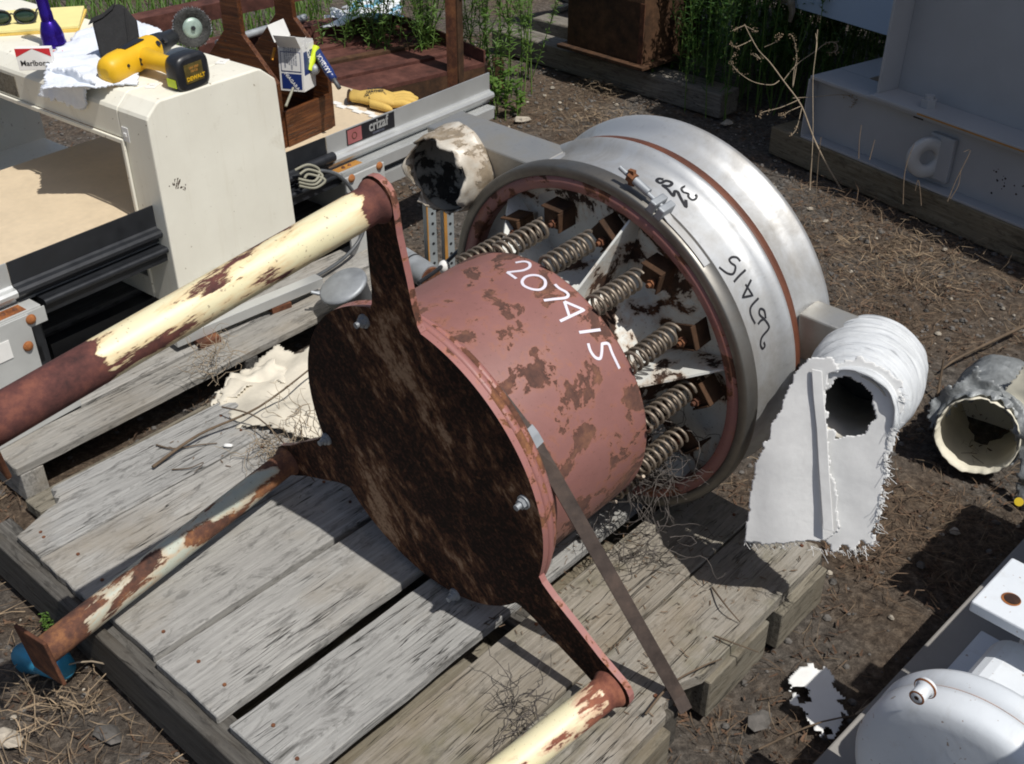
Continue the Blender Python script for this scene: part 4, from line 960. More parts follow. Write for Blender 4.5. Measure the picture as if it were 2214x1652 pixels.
part('flap',MB().box(-.058,.050,0,.001,0,.05),'paper',gb,Matrix.Translation((0,hy,hz+.008))@Matrix.Rotation(R(-22),4,'X')); part('flap',MB().box(-.034,.034,0,.001,0,.05),'paper',gb,Matrix.Translation((-hx,0,hz-.006))@Matrix.Rotation(R(90),4,'Z')@Matrix.Rotation(R(-40),4,'X'))
part('dark_contents',MB().ball((0,0,hz-.045),.03,(1.4,.9,.6),10),'black',gb)
# tube, highlighter, round tin, pencil
def stick(nm,p,q,r,mat,label,cat,n=14,**k): return solo(nm,MB().cyl(p,q,r,n=n),mat,label,cat,**k)
dT=(gq-CAM).dot(vF)
tu=thing('tube','blue and white tube with grey nozzle leaning in the wooden tote','tube',frame(RD(683,112,dT-.03),Vector((0,0,0)),Vector((0,0,0)),Vector((0,0,0))))
ta,tb=RD(682,108,dT-.02),RD(722,172,dT-.06); d_=(tb-ta).normalized(); q_=d_.to_track_quat('Z','Y').to_matrix().to_4x4(); tu.matrix_local=Matrix.Translation(ta)@q_
LT=(tb-ta).length
part('barrel',MB().rev([(.0001,0),(.0135,0),(.0135,LT*.78),(.0115,LT*.86),(.0115,LT*.98),(.0001,LT)],20),'navy',tu); part('nozzle',MB().rev([(.0065,LT),(.0065,LT+.035),(.0001,LT+.036)],14),'cable',tu)
def wraptext(s_,size,z0,ph):
    me=textmesh(s_,size,.0002,.0004)
    for v in me.vertices:
        x,y,z=v.co; a=R(ph)+y/.0137; v.co=(( .0137+z+.0002)*math.cos(a),(.0137+z+.0002)*math.sin(a),z0+x)
    return me
cd=((Matrix.Translation(ta)@q_).inverted()@CAM); pha=math.degrees(math.atan2(cd.y,cd.x))
part('lettering',wraptext('NIAGARA',.017,LT*.55,pha),'paper',tu)
stick('highlighter',RD(668,152,dT-.03),RD(684,100,dT-.03),.010,'hi','bright yellow green highlighter between the box and the tube','highlighter')
solo('steel_ball',MB().ball(RD(680,150,dT-.02),.016,n=18),'galv','shiny round metal knob beneath the tube','knob')
stick('orange_pen',RD(588,130,dT-.045),RD(594,104,dT-.04),.0045,'orange','orange pen sticking up at the left of the glove box','pen',n=8)
stick('scraper',RD(618,230,dT-.12),RD(634,190,dT-.1),.004,'cablep','pale metal scraper hooked over the tote side','scraper',n=8)
# work glove with print
gc=G(806,224,BZ+.002); GF=azf(gc,88); gl=thing('work_glove','yellow leather work glove lying on the conveyor bed by the rail','glove',GF)
def blob(pts,n=14):
    return loft([((x,y,z),(0,1,0),(0,0,1),ry,rz,.9) for x,y,z,ry,rz in pts],n)
part('palm',blob([(-.075,.02,.02,.030,.006),(-.065,.02,.02,.038,.016),(-.04,.012,.018,.034,.016),(0,0,.020,.050,.022),(.035,-.008,.020,.054,.022),(.065,-.012,.016,.048,.016),(.08,-.015,.012,.04,.009)]),'glove',gl)
for k,(y,l) in enumerate(((.030,.055),(.008,.07),(-.016,.072),(-.042,.06))):
    part('finger',blob([(.06,y,.013,.013,.012),(.075+l*.4,y*1.15,.016,.0135,.013),(.075+l*.8,y*1.3,.012,.012,.011),(.075+l,y*1.35,.009,.006,.006)],10),'glove',gl)
part('thumb',blob([(-.005,-.045,.016,.016,.013),(.035,-.075,.016,.015,.013),(.06,-.085,.012,.011,.010),(.068,-.088,.01,.005,.005)],10),'glove',gl)
part('cuff_binding',MB().tube([(-.076,.02+.034*math.cos(a),.02+.014*math.sin(a)) for a in np.linspace(0,2*math.pi,25)],.004,6),'rustbrown',gl)
pm_=textmesh('Superior\nLEATHER\nGLOVES XL\nGenuine',.0135,.0002,.0004)
part('printed_lettering',pm_,'ink',gl,Matrix.Translation((.012,-.018,.0415))@Matrix.Rotation(R(24),4,'X')@Matrix.Rotation(R(6),4,'Z'))

# ---------------------------------------------------------------- junk between conveyor and sifter
def cab(nm,P,r,mat,label,cat='cable',group=None,**k): 
    pts=[]
    PP_=[P[0]]+list(P)+[P[-1]]
    for i in range(1,len(PP_)-2):
        for t in np.linspace(0,1,6,endpoint=False):
            a,b,c,d=[Vector(PP_[i+j]) for j in (-1,0,1,2)]
            pts.append(.5*((2*b)+(c-a)*t+(2*a-5*b+4*c-d)*t*t+(3*b-a-3*c+d)*t**3))
    pts.append(Vector(P[-1])); return solo(nm,MB().tube(pts,r,7,**k),mat,label,cat,group)
cab('cable',[EF@Vector(v) for v in ((XB-.14,-.03,.40),(XB-.08,-.06,.40),(XB-.02,-.075,.36),(XB+.03,-.08,.27),(XB+.035,-.085,.18),(XB-.05,-.09,.13),(XB-.2,-.10,.12),(XB-.35,-.09,.115))],.0055,'cable','grey cable drooping from the hood towards the leg plate')
cab('cable',[G(-30,850,.16),G(60,838,.16),G(150,800,.15),G(250,748,.14),G(330,700,.13),G(430,640,.12),G(520,600,.12)],.0065,'cable','dark cable running behind the cream leg along the frame')
for k in range(3):
    cab('cable_coil',[EF@Vector((XB-.155+.006*k,-.035-.01*k,.42-.012*k)),EF@Vector((XB-.12,-.05,.428-.014*k)),EF@Vector((XB-.09,-.06-.01*k,.405-.012*k)),EF@Vector((XB-.12,-.07,.385-.01*k)),EF@Vector((XB-.16,-.05,.40-.01*k))],.004,'cablep',('topmost loop of pale cable bunched behind the cream hood','middle loop of the pale cable bunch behind the hood','lowest loop of the pale cable bunch behind the hood')[k],'cable coil','loops of pale cable behind the hood')
# galvanised housing left of the upright arm
hp=G(775,672,.10); hpm=Matrix.Translation(hp)@Matrix.Rotation(R(-20),4,'Y')@Matrix.Rotation(R(12),4,'X')
ho=thing('galvanised_bucket','dented galvanised bucket tucked behind the upright rusty arm','bucket',hpm)
part('shell',MB().rev([(.0001,0),(.045,0),(.05,.004),(.064,.088),(.069,.090),(.069,.098),(.062,.102),(.030,.108),(.0001,.110)],36),'galv',ho)
part('handle_lug',MB().cyl((-.07,0,.095),(-.088,0,.11),.005,n=8).cyl((-.065,.01,.09),(-.083,.01,.098),.004,n=8),'galv',ho)
ma=G(868,560,.11); mc=G(928,578,.11); mo=thing('electric_motor','small grey cylindrical motor lying behind the upright arm','motor',Matrix.Translation(ma))
dm=(mc-ma).normalized(); dm=Vector((dm.x*.8,dm.y-.25,-.05)).normalized()
part('casing',MB().cyl((0,0,0),dm*.14,.038,n=28),'galv',mo); part('end_cap',MB().cyl(dm*.1405,dm*.146,.034,n=28).cyl(dm*.146,dm*.152,.018,n=20),'rust',mo)
part('band',MB().cyl(dm*.055,dm*.060,.0395,n=28),'black',mo)
solo('ball_knob',MB().ball(RD(960,577,2.33),.013,(1,1,1.15),14),'paper','small white ball knob just behind the red drum','knob')
cab('thin_rod',[RD(905,612,2.25),RD(960,572,2.33),RD(1030,502,2.5)],.0045,'black','thin black rod leaning between the white knob and the big ring','rod')
for k,(x,lab) in enumerate(((925,'dull slotted angle upright, left of the ochre edged one'),(962,'ochre edged slotted angle upright below the crusted outlet'))):
    b_=G(x+5,590,.02); an=thing('slotted_angle',lab,'slotted angle',azf(b_,60),'slotted angle uprights')
    part('upright',MB().box(0,.028,0,.003,0,.30).box(-.003,0,0,.026,0,.30),'slot',an); part('painted_edge',MB().box(-.004,.0,-.004,-.0005,0,.30) if not k else MB().box(-.006,.004,-.004,-.0005,0,.30),'slotrust',an)
    hm_=MB().cyl((0,-.0004,0),(0,-.0012,0),.0045,n=8,smooth=False).mesh('slot_hole')
    for j in range(8): part('slot_hole',hm_,'black',an,Matrix.Translation((.016,-.0001,.03+.033*j)))
# stained cloth sheet crumpled between the pallets
rg=[(470,860),(520,800),(560,775),(600,745),(640,770),(672,762),(676,830),(690,900),(694,955),(650,950),(600,935),(560,925),(510,915),(490,880)]
pt=G(590,860,.14)
solo('cloth_sheet',sheet([G(x,y,.14) for x,y in rg],pt,(0,0,1),.007,.032,5,.006),'rag','stained cream cloth sheet crumpled on the pallet beside the round plate','cloth',solid=.002)
solo('cloth_sheet',sheet([G(x,y,.135) for x,y in [(455,870),(500,812),(545,792),(600,800),(655,815),(640,838),(560,835),(505,862)]],G(550,830,.14),(0,0,1),.006,.035,9,.005,fn=None),'rag','small folded cream cloth strip lying over the larger cloth sheet','cloth',solid=.002)
solo('white_chip',MB().ball(G(493,963,.136),.009,(1.2,.8,.4),8,jit=.2),'scrap','small white chip on the top board of the front pallet','chip')
# crushed blue can under the foot plate
cm=Matrix.Translation(G(95,1430,.03))@Matrix.Rotation(R(78),4,'Y')@Matrix.Rotation(R(20),4,'X')
cn=thing('drink_can','crushed blue drink can on the ground under the lower leg foot','can',cm)
mb=MB().rev([(.0001,-.06),(.024,-.06),(.032,-.053),(.033,.0),(.032,.05),(.025,.058),(.0001,.056)],30)
mb.v=[(x*(1+.10*math.sin(z*60)),y*.8+.004*math.sin(z*90+x*60),z) for x,y,z in mb.v]
part('can_body',mb,'can',cn)
# ---------------------------------------------------------------- plants
def leaf(mb,p,d,up,L,W,curl=.25,n=3):
    """narrow lance leaf, 2 halves folded along the midrib"""
    d=d.normalized(); s=d.cross(up).normalized(); u=s.cross(d).normalized(); vs=[];ws=(0,.8,1,.6,0)[:]
    for i,wd in enumerate((.15,.9,1.,.6,.0)):
        t=i/4; c=Vector(p)+d*(L*t)-u*(curl*L*t*t); vs+= [c-s*(W*wd*.5)+u*(W*.15*wd),c,c+s*(W*wd*.5)+u*(W*.15*wd)]
    fs=[]
    for i in range(4):
        a=i*3; fs+=[(a,a+1,a+4,a+3),(a+1,a+2,a+5,a+4)]
    mb.add(vs,fs,True)
def weed(h,nst,spread,ll,lw,nl,seed,branch=True):
    random.seed(seed); st=MB(); lf=MB()
    for k in range(nst):
        a=random.uniform(0,6.28); b=Vector((random.gauss(0,spread),random.gauss(0,spread),-.01)); lean=Vector((random.gauss(0,.10),random.gauss(0,.10),1)); H=h*random.uniform(.65,1.1)
        pts=[b+lean*(H*t)+Vector((.03*math.sin(3*t+k),.03*math.cos(2.3*t+k),0))*H for t in np.linspace(0,1,9)]
        st.tube(pts,.0032,5,taper=.0012)
        def leaves(pts,n,sc):
            for i in range(n):
                t=random.uniform(.08,1)**.8; f=t*(len(pts)-1); j=min(int(f),len(pts)-2); p=pts[j].lerp(pts[j+1],f-j); ax=(pts[j+1]-pts[j]).normalized()
                an=i*2.4+random.uniform(-.4,.4); o=ax.orthogonal().normalized(); o=Matrix.Rotation(an,3,ax)@o
                d=(o+ax*random.uniform(.2,1.0)).normalized(); leaf(lf,p,d,ax,ll*sc*random.uniform(.5,1.15)*(1-.35*t),lw*sc*random.uniform(.7,1.2),random.uniform(.05,.5))
        leaves(pts,nl,1)
        if branch:
            for q in range(random.randint(2,5)):
                f=random.uniform(.3,.9); p=pts[int(f*8)]; an=random.uniform(0,6.28); d=Vector((math.cos(an)*.6,math.sin(an)*.6,1)).normalized(); L=H*random.uniform(.15,.3)
                bp=[p+d*(L*t)+Vector((0,0,.2*L*t*t)) for t in np.linspace(0,1,5)]; st.tube(bp,.0018,4,taper=.0008); leaves(bp,max(6,nl//4),.8)
    return st.mesh('stem'),lf.mesh('foliage')
tall=[weed(.85,4,.045,.060,.0075,58,s) for s in (1,2,3)]
bushy=[weed(.22,6,.035,.055,.020,16,s,False) for s in (11,12)]
shade=[weed(1.0,6,.08,.055,.0085,75,s) for s in (21,22,23)]
def plant(ms,p,rz,sc,label,cat,group,mat='leaf',name='weed_plant'):
    t=thing(name,label,cat,Matrix.Translation(p)@Matrix.Rotation(rz,4,'Z')@Matrix.Scale(sc,4),group)
    part('stem',ms[0],'stem',t); part('foliage',ms[1],mat,t); return t
random.seed(3)
L_=['tall green weed growing beside the white printed bag','tall green weed just left of the rusty post base','tall narrow leaved weed in front of the rusty deck','slender green weed at the rusty deck corner','tall weed beside the rusty upright post','tall green weed right of the rusty post, leaning right','green weed nearest the grey sleepers','tall green weed behind the aluminium rail end','short green weed at the foot of the rusty post','thin green weed between the post and the sleepers','leftmost tall weed, right beside the tool tote','tall weed standing behind the yellow glove','tall weed in front of the middle of the rusty deck','tall weed immediately left of the aluminium rail end']
for k,(x,y,s_) in enumerate(((770,185,.9),(860,200,1.0),(905,212,.9),(945,205,.75),(1040,190,1.0),(1075,222,1.0),(1110,195,.95),(1048,225,.8),(985,200,.6),(1128,170,.7),(720,205,.8),(820,215,.9),(930,185,.9),(965,215,.9))):
    plant(tall[k%3],G(x,y,0),random.uniform(0,6),s_*1.05,L_[k],'weed','tall green weeds behind the conveyor',name='tall_weed')
B_=['low bright green leafy clump beside the end of the aluminium rail','low leafy clump under the rusty deck','small leafy green clump left of the gravel patch','low leafy clump at the foot of the tall weeds']
for k,(x,y,s_) in enumerate(((1105,252,.9),(965,175,.9),(1080,222,.8),(1000,212,.8))):
    plant(bushy[k%2],G(x,y,0),random.uniform(0,6),s_,B_[k],'weed','low leafy weeds',name='leafy_weed')
plant(bushy[0],G(1412,195,0),1.,.75,'small green weed alone in the shade on the dark cinders','weed',None,'leafshade','leafy_weed')
plant(bushy[1],G(120,1362,.0),1.,.22,'tiny green sprout by the corner of the front pallet','weed',None,'leaf','leafy_weed')
for k in range(58):
    x=.76+.088*(k%10)+random.uniform(-.04,.04); y=4.5+.22*(k//10)+random.uniform(-.08,.08)+.2*(x-.8)
    if k>=40: x=1.55+.11*(k%9)+random.uniform(-.04,.04); y=4.9+.45*((k-40)//9)+random.uniform(-.1,.1)
    plant(shade[k%3],Vector((x,y,0)),random.uniform(0,6),random.uniform(.75,1.0),'dark green weed in the shaded thicket between the rusty chute and grey machine','weed','shaded weeds between chute and machine','leafshade','shade_weed')
# far grass, top left
gr=MB(); random.seed(9)
for k in range(2600):
    x=random.uniform(-3.4,-1.0); y=random.uniform(5.2,7.6); h=random.uniform(.08,.26); a=random.uniform(0,6.28); p=Vector((x,y,-.02)); d=Vector((math.cos(a)*.35,math.sin(a)*.35,1)); s=Vector((-math.sin(a),math.cos(a),0))*.004
    t1=p+d*h*.6; t2=p+d*h+Vector((math.cos(a),math.sin(a),-.4))*h*.2; gr.add([p-s,p+s,t1+s*.8,t1-s*.8,t2],[(0,1,2,3),(3,2,4)])
tag(part('grass',gr,'leaf'),'green grass growing beyond the rusty beams','grass',kind='stuff')

# ---------------------------------------------------------------- rusty steel behind
def beam(p,q,w_,h_,mat,name,label,cat,group=None,lip=None):
    p=Vector(p);q=Vector(q); d=q-p; L=d.length; az=math.degrees(math.atan2(d.x,d.y)); m=azf(p,az); t=thing(name,label,cat,m,group)
    if lip: # channel laid on side
        part('web',MB().box(0,L,0,.008,-h_,0),mat,t); part('flange',MB().box(0,L,.0082,w_,-.008,0),mat,t); part('flange',MB().box(0,L,.0082,w_,-h_,-h_+.008),mat,t)
    else: part('body',MB().box(0,L,0,w_,-h_,0),mat,t,bev=.004)
    return t
beam(G(225,58,.30),G(760,-55,.30),.10,.07,'rustred','rusty_channel','long rusty steel channel running behind the hood and tote','steel channel','rusty channels behind the tools',lip=1)
beam(G(430,98,.26),G(800,35,.26),.08,.06,'rustred','rusty_channel','nearer rusty steel channel seen between the drill and tote','steel channel','rusty channels behind the tools',lip=1)
solo('grey_pipe',MB().cyl(G(470,95,.28),G(660,38,.28),.016,n=14),'galv','grey pipe lying beside the rusty channels behind the drill','pipe')
rd=thing('rusty_deck','rust red steel deck with raised edges behind the tall weeds','steel deck')
dk=[G(560,100,.22),G(860,52,.22),G(1048,136,.22),G(740,208,.22)]
part('deck_plate',MB().prism([(p.x,p.y) for p in dk],.205,.22),'rustred',rd)
for a,b,nm in ((dk[1],dk[2],'edge_angle'),(dk[0],dk[1],'edge_angle')):
    d=(b-a); L=d.xy.length; m=Matrix.Translation((a.x,a.y,0))@Matrix.Rotation(math.atan2(d.y,d.x),4,'Z'); part(nm,MB().box(0,L,-.004,.004,.2205,.27),'rustred',rd,m)
a,b=dk[3],dk[2]; d=(b-a); m=Matrix.Translation((a.x,a.y,0))@Matrix.Rotation(math.atan2(d.y,d.x),4,'Z'); part('front_channel',MB().box(0,d.xy.length,.0,.02,.12,.204),'rustbrown',rd,m)
for t in (.25,.5,.75):
    p=dk[0].lerp(dk[3],t); q=dk[1].lerp(dk[2],t); d=q-p; m=Matrix.Translation((p.x,p.y,0))@Matrix.Rotation(math.atan2(d.y,d.x),4,'Z'); part('cross_bar',MB().box(0,d.length,-.02,.02,.2205,.232),'rustred' if t!=.5 else 'rustbrown',rd,m)
for p in dk[1:]: part('leg',MB().box(p.x-.05,p.x+.01,p.y+.02,p.y+.08,0,.204),'rustdark',rd)
for k in range(3): 
    p=G(1020+30*k,208-8*k,0); part('tooth_block',MB().box(p.x-.03,p.x+.02,p.y,p.y+.05,.0,.13),'rustbrown',rd,bev=.003)
pp_=G(992,158,.22); po=thing('rusty_post','rusty steel angle post standing at the corner of the rusty deck','post',azf(pp_,20))
part('flange',MB().box(0,.055,0,.006,-.2,1.3),'rustbrown',po); part('flange',MB().box(.0,.006,.0062,.05,-.2,1.3),'rust',po); part('bolt',MB().cyl((.03,-.012,.30),(.03,0,.30),.012,n=6),'rust',po)
bg=[(690,62),(720,20),(760,-12),(800,-30),(850,-10),(872,20),(868,58),(820,66),(760,66)]
solo('printed_bag',sheet([G(x,y,.26) for x,y in bg],G(780,40,.262),(0,0,1),.02,.10,3,.01),'bag','crumpled white and blue printed plastic bag on the rusty deck','bag',solid=.003)
# sleepers
def sleeper(x0,y0,x1,y1,z,wd,mat,label):
    p,q=G(x0,y0,z),G(x1,y1,z); d=q-p; az=math.degrees(math.atan2(d.x,d.y)); m=azf(Vector((p.x,p.y,0)),az); t=thing('sleeper',label,'timber',m,'weathered timbers under the rusty chute')
    part('timber',MB().box(0,d.length,0,wd,-.005,z),mat,t,bev=.008)
sleeper(1062,62,1560,205,.10,.13,'sleeper','grey timber under the near side of the rusty chute')
sleeper(1150,38,1600,150,.12,.12,'sleeper','grey timber under the far side of the rusty chute')
sleeper(1195,-30,1280,10,.05,.1,'sleeper','short pale timber offcut behind the rusty chute')
solo('wood_offcut',MB().box(-.05,.05,-.02,.02,0,.02),'woodtan','small pale wood offcut lying behind the grey timbers','wood offcut',m=azf(G(1218,20,0),35))
# rusty chute / bin
ca,cb_,cc=G(1252,92,.14),G(1386,145,.14),G(1512,102,.14)
ch=thing('rusty_chute','brown rusted steel chute box resting on two timbers','chute')
u1=(cb_-ca); u2=(cc-cb_); H=.46
def wallp(p,q,h0,h1,t,nm,mat):
    d=q-p; m=Matrix.Translation((p.x,p.y,0))@Matrix.Rotation(math.atan2(d.y,d.x),4,'Z'); return part(nm,MB().box(0,d.xy.length,0,t,h0,h1),mat,ch,m)
n1=u2.normalized(); 
# body as an extruded profile with a rounded shoulder
dX=u2.copy(); dX.z=0; LX=dX.length; mC=Matrix.Translation((cb_.x,cb_.y,0))@Matrix.Rotation(math.atan2(dX.y,dX.x),4,'Z')
W1=u1.xy.length
prof=[(0,.15),(0,.40)]+[(.10-.10*math.cos(a),.40+.10*math.sin(a)) for a in np.linspace(.2,1.57,6)]+[(LX,.50),(LX,.15)]
part('body',xz(prof,0.,W1),'rustbrown',ch,mC,bev=.004)
part('bottom_flange',MB().box(-.035,LX+.02,-.035,W1+.03,.135,.1495),'rustbrown',ch,mC,bev=.002)
part('corner_angle',MB().box(-.004,.0-.0005,-.004,.02,.15,.40),'rust',ch,mC)
part('top_flange',MB().box(.12,LX,-.02,-.001,.44,.455),'rust',ch,mC)

# ---------------------------------------------------------------- grey machine, upper right
m0=G(1660,328,0); m1=G(2190,560,0); dM=m1-m0; azM=math.degrees(math.atan2(dM.x,dM.y)); MF=azf(m0,azM); MI=MF.inverted(); mY=MF.to_3x3()@Vector((0,1,0))
def mon(x,y,Y=0.): return MI@PL(x,y,MF@Vector((0,Y,0)),mY)
part_t=thing('timber_baulk','long brown timber baulk under the grey machine base','timber',MF)
part('timber',MB().box(0,2.6,0,.14,-.005,.103),'mtimber',part_t,bev=.006)
gm=thing('grey_machine','grey painted steel machine base with lifting eye, in the shade at upper right','machine',MF)
q=mon(1738,284,.02); xb=q.x; zt=mon(1757,162,.02).z
zt=max(.3,zt)
part('web',MB().box(xb+.004,2.6,.055,.067,.112,zt-.0125),'mgrey',gm); part('top_flange',MB().box(xb,2.6,.01,.16,zt-.012,zt),'mgrey',gm,bev=.002); part('bottom_flange',MB().box(xb,2.6,.005,.13,.104,.1115),'mgrey',gm,bev=.001)
part('toe_fillet',xz([(0,0),(0,.012),(.001,.012),(.001,0)],0,1),'mgrey',gm) if False else None
part('end_plate',MB().box(xb-.002,xb+.0035,.006,.155,.1118,zt-.0125),'mgrey',gm); part('end_flange',MB().box(xb,xb+.14,.161,.9,zt-.012,zt),'mgrey',gm)
part('end_web',MB().box(xb+.03,xb+.04,.161,.9,.11,zt-.0125),'mgrey',gm)
pq=mon(1888,212,.02); X1=pq.x
part('panel_foot',MB().box(X1,2.6,.0,.13,zt+.0005,zt+.012),'mgrey',gm,bev=.002); part('panel',MB().box(X1+.01,2.6,.131,.143,zt+.0005,1.62),'mgrey',gm); part('panel_edge_flange',MB().box(X1,X1+.009,.03,.143,zt+.0125,1.62),'mgrey',gm,bev=.001)
part('body_shell',MB().box(X1+.01,2.6,.144,1.3,.45,1.9),'mgrey',gm)
part('rusty_seam',MB().box(X1+.2,2.6,-.0006,-.0001,zt+.0008,zt+.006),'slotrust',gm)
bq=mon(2010,212,.06); part('base_bolt',MB().cyl((bq.x,.06,zt+.0121),(bq.x,.06,zt+.040),.026,n=6,smooth=False).cyl((bq.x,.06,zt+.0401),(bq.x,.06,zt+.052),.016,n=14),'mgrey',gm)
eq=mon(2020,335,.05)
ey=part('lifting_eye',MB().rev([(.030,-.012),(.066,-.012),(.070,-.008),(.070,.008),(.066,.012),(.030,.012),(.026,0)],40,closed=True),'eye',gm,Matrix.Translation((eq.x,.012,eq.z))@Matrix.Rotation(R(62),4,'Z')@Matrix.Rotation(R(90),4,'X'))
part('eye_pad',MB().box(eq.x-.02,eq.x+.075,.035,.0545,eq.z-.075,eq.z+.078),'mgrey',gm,bev=.004)
hq=mon(1985,250,.05); part('slot',MB().box(hq.x-.02,hq.x+.02,.0535,.0545,zt-.035,zt-.018),'black',gm)
part('door_latch',MB().box(X1+.09,X1+.105,.12,.1305,zt+.34,zt+.40),'galv',gm,bev=.002)
random.seed(4); rs=MB(); c_=mon(2165,395,.055)
for k in range(16): rs.cyl((c_.x+random.gauss(0,.03),.0548,c_.z+random.gauss(0,.02)),(c_.x+random.gauss(0,.0),.0540,c_.z),.0001) if False else rs.ball((c_.x+random.gauss(0,.035),.0545,c_.z+random.gauss(0,.022)),random.uniform(.0015,.004),(1,.2,1),6)
part('rust_spots',rs,'rustdark',gm,kind='stuff')
# pale blue cover body behind
Yb=.42; b1=MI@PL(1905,83,MF@Vector((0,Yb,0)),mY); b0_=MI@PL(1690,-2,MF@Vector((0,Yb,0)),mY)
bc=thing('blue_cover','pale blue metal cover panel with crusted lower lip hanging beside the grey machine','cover',MF)
xbm=b0_.x-.55; zb=(b0_.z+b1.z)/2
part('panel',MB().box(b0_.x-.75,b1.x+.03,Yb,Yb+.012,zb,1.75),'mblue',bc); part('side_panel',MB().box(b0_.x-.75,b0_.x-.738,Yb+.013,Yb+1.2,zb,1.75),'mblue',bc); part('roof_panel',MB().box(b0_.x-.75,b1.x+.03,Yb,Yb+1.2,1.7505,1.76),'mblue',bc); part('floor_pan',MB().box(b0_.x-.73,b1.x,Yb+.0125,Yb+1.15,zb+.02,zb+.03),'mblue',bc)  # sides, roof and floor extend out of view, sized to shade the weeds
part('lower_lip',MB().cyl((b0_.x-.45,Yb-.02,b0_.z+.03),(b0_.x+.04,Yb-.02,b0_.z+.02),.028,n=16),'plaster',bc)
part('lip_bend',MB().tube([(b0_.x+.04,Yb-.02,b0_.z+.02),(b0_.x+.07,Yb-.02,b0_.z+.01),(b0_.x+.085,Yb-.02,b0_.z-.03),(b0_.x+.08,Yb-.02,b0_.z-.07)],.022,10,taper=.008),'plaster',bc)
# ---------------------------------------------------------------- white gear unit, lower right
GA=G(1755,1652,.10); GFm=azf(Vector((GA.x,GA.y,0)),45.5); GI=GFm.inverted()
pb=thing('grey_skid','grey painted timber skid under the white gear unit','skid',GFm)
part('skid_beam',MB().box(-.35,1.6,-.30,0,.0,.10),plain('skid_grey_brown',(.27,.255,.235),.8,0,.15,12,.3,.002),pb,bev=.004)
gu=thing('gear_unit','white painted gear unit bolted to the grey skid, lower right','gear unit',GFm)
ctr=GI@RD(2105,1640,1.47); ctr.z=.265; rr=.20
cm_=Matrix.Translation(ctr)@Matrix.Rotation(R(90),4,'Y')
part('front_drum',MB().rev([(.001,-.005),(.13,-.004),(.150,-.001),(.159,.005),(.164,.014),(.165,.035),(.165,.045),(.160,.0455),(.160,.0485),(.165,.049),(.166,.08),(.162,.09),(.001,.09)],96),'gear',gu,cm_)
part('joint_line',MB().rev([(.1605,.0458),(.1640,.0470),(.1605,.0482)],96),'rustorange',gu,cm_)
part('housing',MB().box(ctr.x+.085,ctr.x+.27,ctr.y-.16,ctr.y+.085,.12,.365),'gear',gu,bev=.035,seg=4)
part('shoulder',MB().box(ctr.x+.275,ctr.x+.40,ctr.y-.18,ctr.y+.06,.12,.385),'gear',gu,bev=.02,seg=3)
part('rear_block',MB().box(ctr.x+.405,ctr.x+1.2,ctr.y-.18,ctr.y+.045,.12,.417),'gear',gu,bev=.008)
hq=GI@RD(2186,1296,1.62)
fp=part('mounting_foot',MB().box(hq.x-.045,hq.x+.09,hq.y-.12,hq.y+.04,hq.z-.02,hq.z),'gear',gu,bev=.003)
part('bolt_hole',MB().cyl((hq.x,hq.y,hq.z+.0003),(hq.x,hq.y,hq.z+.0008),.014,n=24),'rustorange',fp); part('bolt_hole',MB().cyl((hq.x+.001,hq.y-.001,hq.z+.0009),(hq.x+.001,hq.y-.001,hq.z+.0014),.0115,n=24),'rustdark',fp)
part('base_foot',MB().box(ctr.x+.05,ctr.x+.5,ctr.y-.2,ctr.y+.17,.1005,.119),'gear',gu,bev=.003)
# plugs
cI=cm_.inverted()@GI
def pon(x,y): return cI@PL(x,y,GFm@cm_@Vector((0,0,-.008)),(GFm.to_3x3()@Vector((1,0,0))))
q=pon(1997,1492)
pg=part('plug',MB().rev([(.001,-.040),(.0135,-.040),(.0155,-.036),(.0155,-.01),(.019,-.009),(.021,.002)],28),'gear',gu,cm_@Matrix.Translation((q.x,q.y,0))@Matrix.Scale(.68,4))
part('rust_ring',MB().rev([(.0125,-.0405),(.016,-.0395)],28).rev([(.0205,-.008),(.0235,-.006)],28),'rustorange',pg)
part('socket',MB().cyl((0,0,-.041),(0,0,-.0403),.005,n=6),'rustdark',pg)
h2=GI@RD(2119,1410,1.60); sk=part('oil_plug',MB().cyl((-.010,0,0),(0,0,0),.014,n=6,smooth=False),'gear',gu,Matrix.Translation((ctr.x+.083,ctr.y+.0,.335)))
part('rust_ring',MB().rev([(.014,0),(.019,0)],24),'rustorange',sk,Matrix.Translation((-.0005,0,0))@Matrix.Rotation(R(-90),4,'Y'))
# ribs on the front face, and the drive motor above (just outside the picture, throws the shade)
part('rib',MB().box(-.006,.006,-.10,.02,-.075,-.008),'gear',gu,cm_@Matrix.Translation((.03,.04,0))@Matrix.Rotation(R(25),4,'Z'),bev=.004)
part('drain_spout',MB().cyl((.06,-.03,-.09),(.06,-.03,-.005),.045,n=30),'gear',gu,cm_,bev=.008)
mW=GI@Vector((1.16,1.38,.55))
part('drive_motor',MB().cyl((mW.x-.05,mW.y,.56),(mW.x+.32,mW.y,.56),.13,n=40),'gear',gu,bev=.01); part('motor_neck',MB().box(mW.x-.02,mW.x+.1,mW.y-.06,mW.y+.06,.381,.50),'gear',gu)
gp=GI@Vector((.93,.72,.80))
for k,(a,b,c,d) in enumerate(((-.30,.34,-.12,-.01),(-.30,.0,.05,.11),(.08,.34,.05,.12),(-.34,-.27,-.12,.11),(.28,.36,-.30,.22))): part('shade_bar',MB().box(gp.x+a,gp.x+b,gp.y+c,gp.y+d,.80+.0005*k,.815+.0005*k),'gear',gu)  # unseen bars added overhead to throw shade patches on the gear unit
part('shade_bar_post',MB().box(gp.x+.30,gp.x+.35,gp.y-.28,gp.y-.23,.0,.799),'gear',gu)  # unseen support added for the shading bars

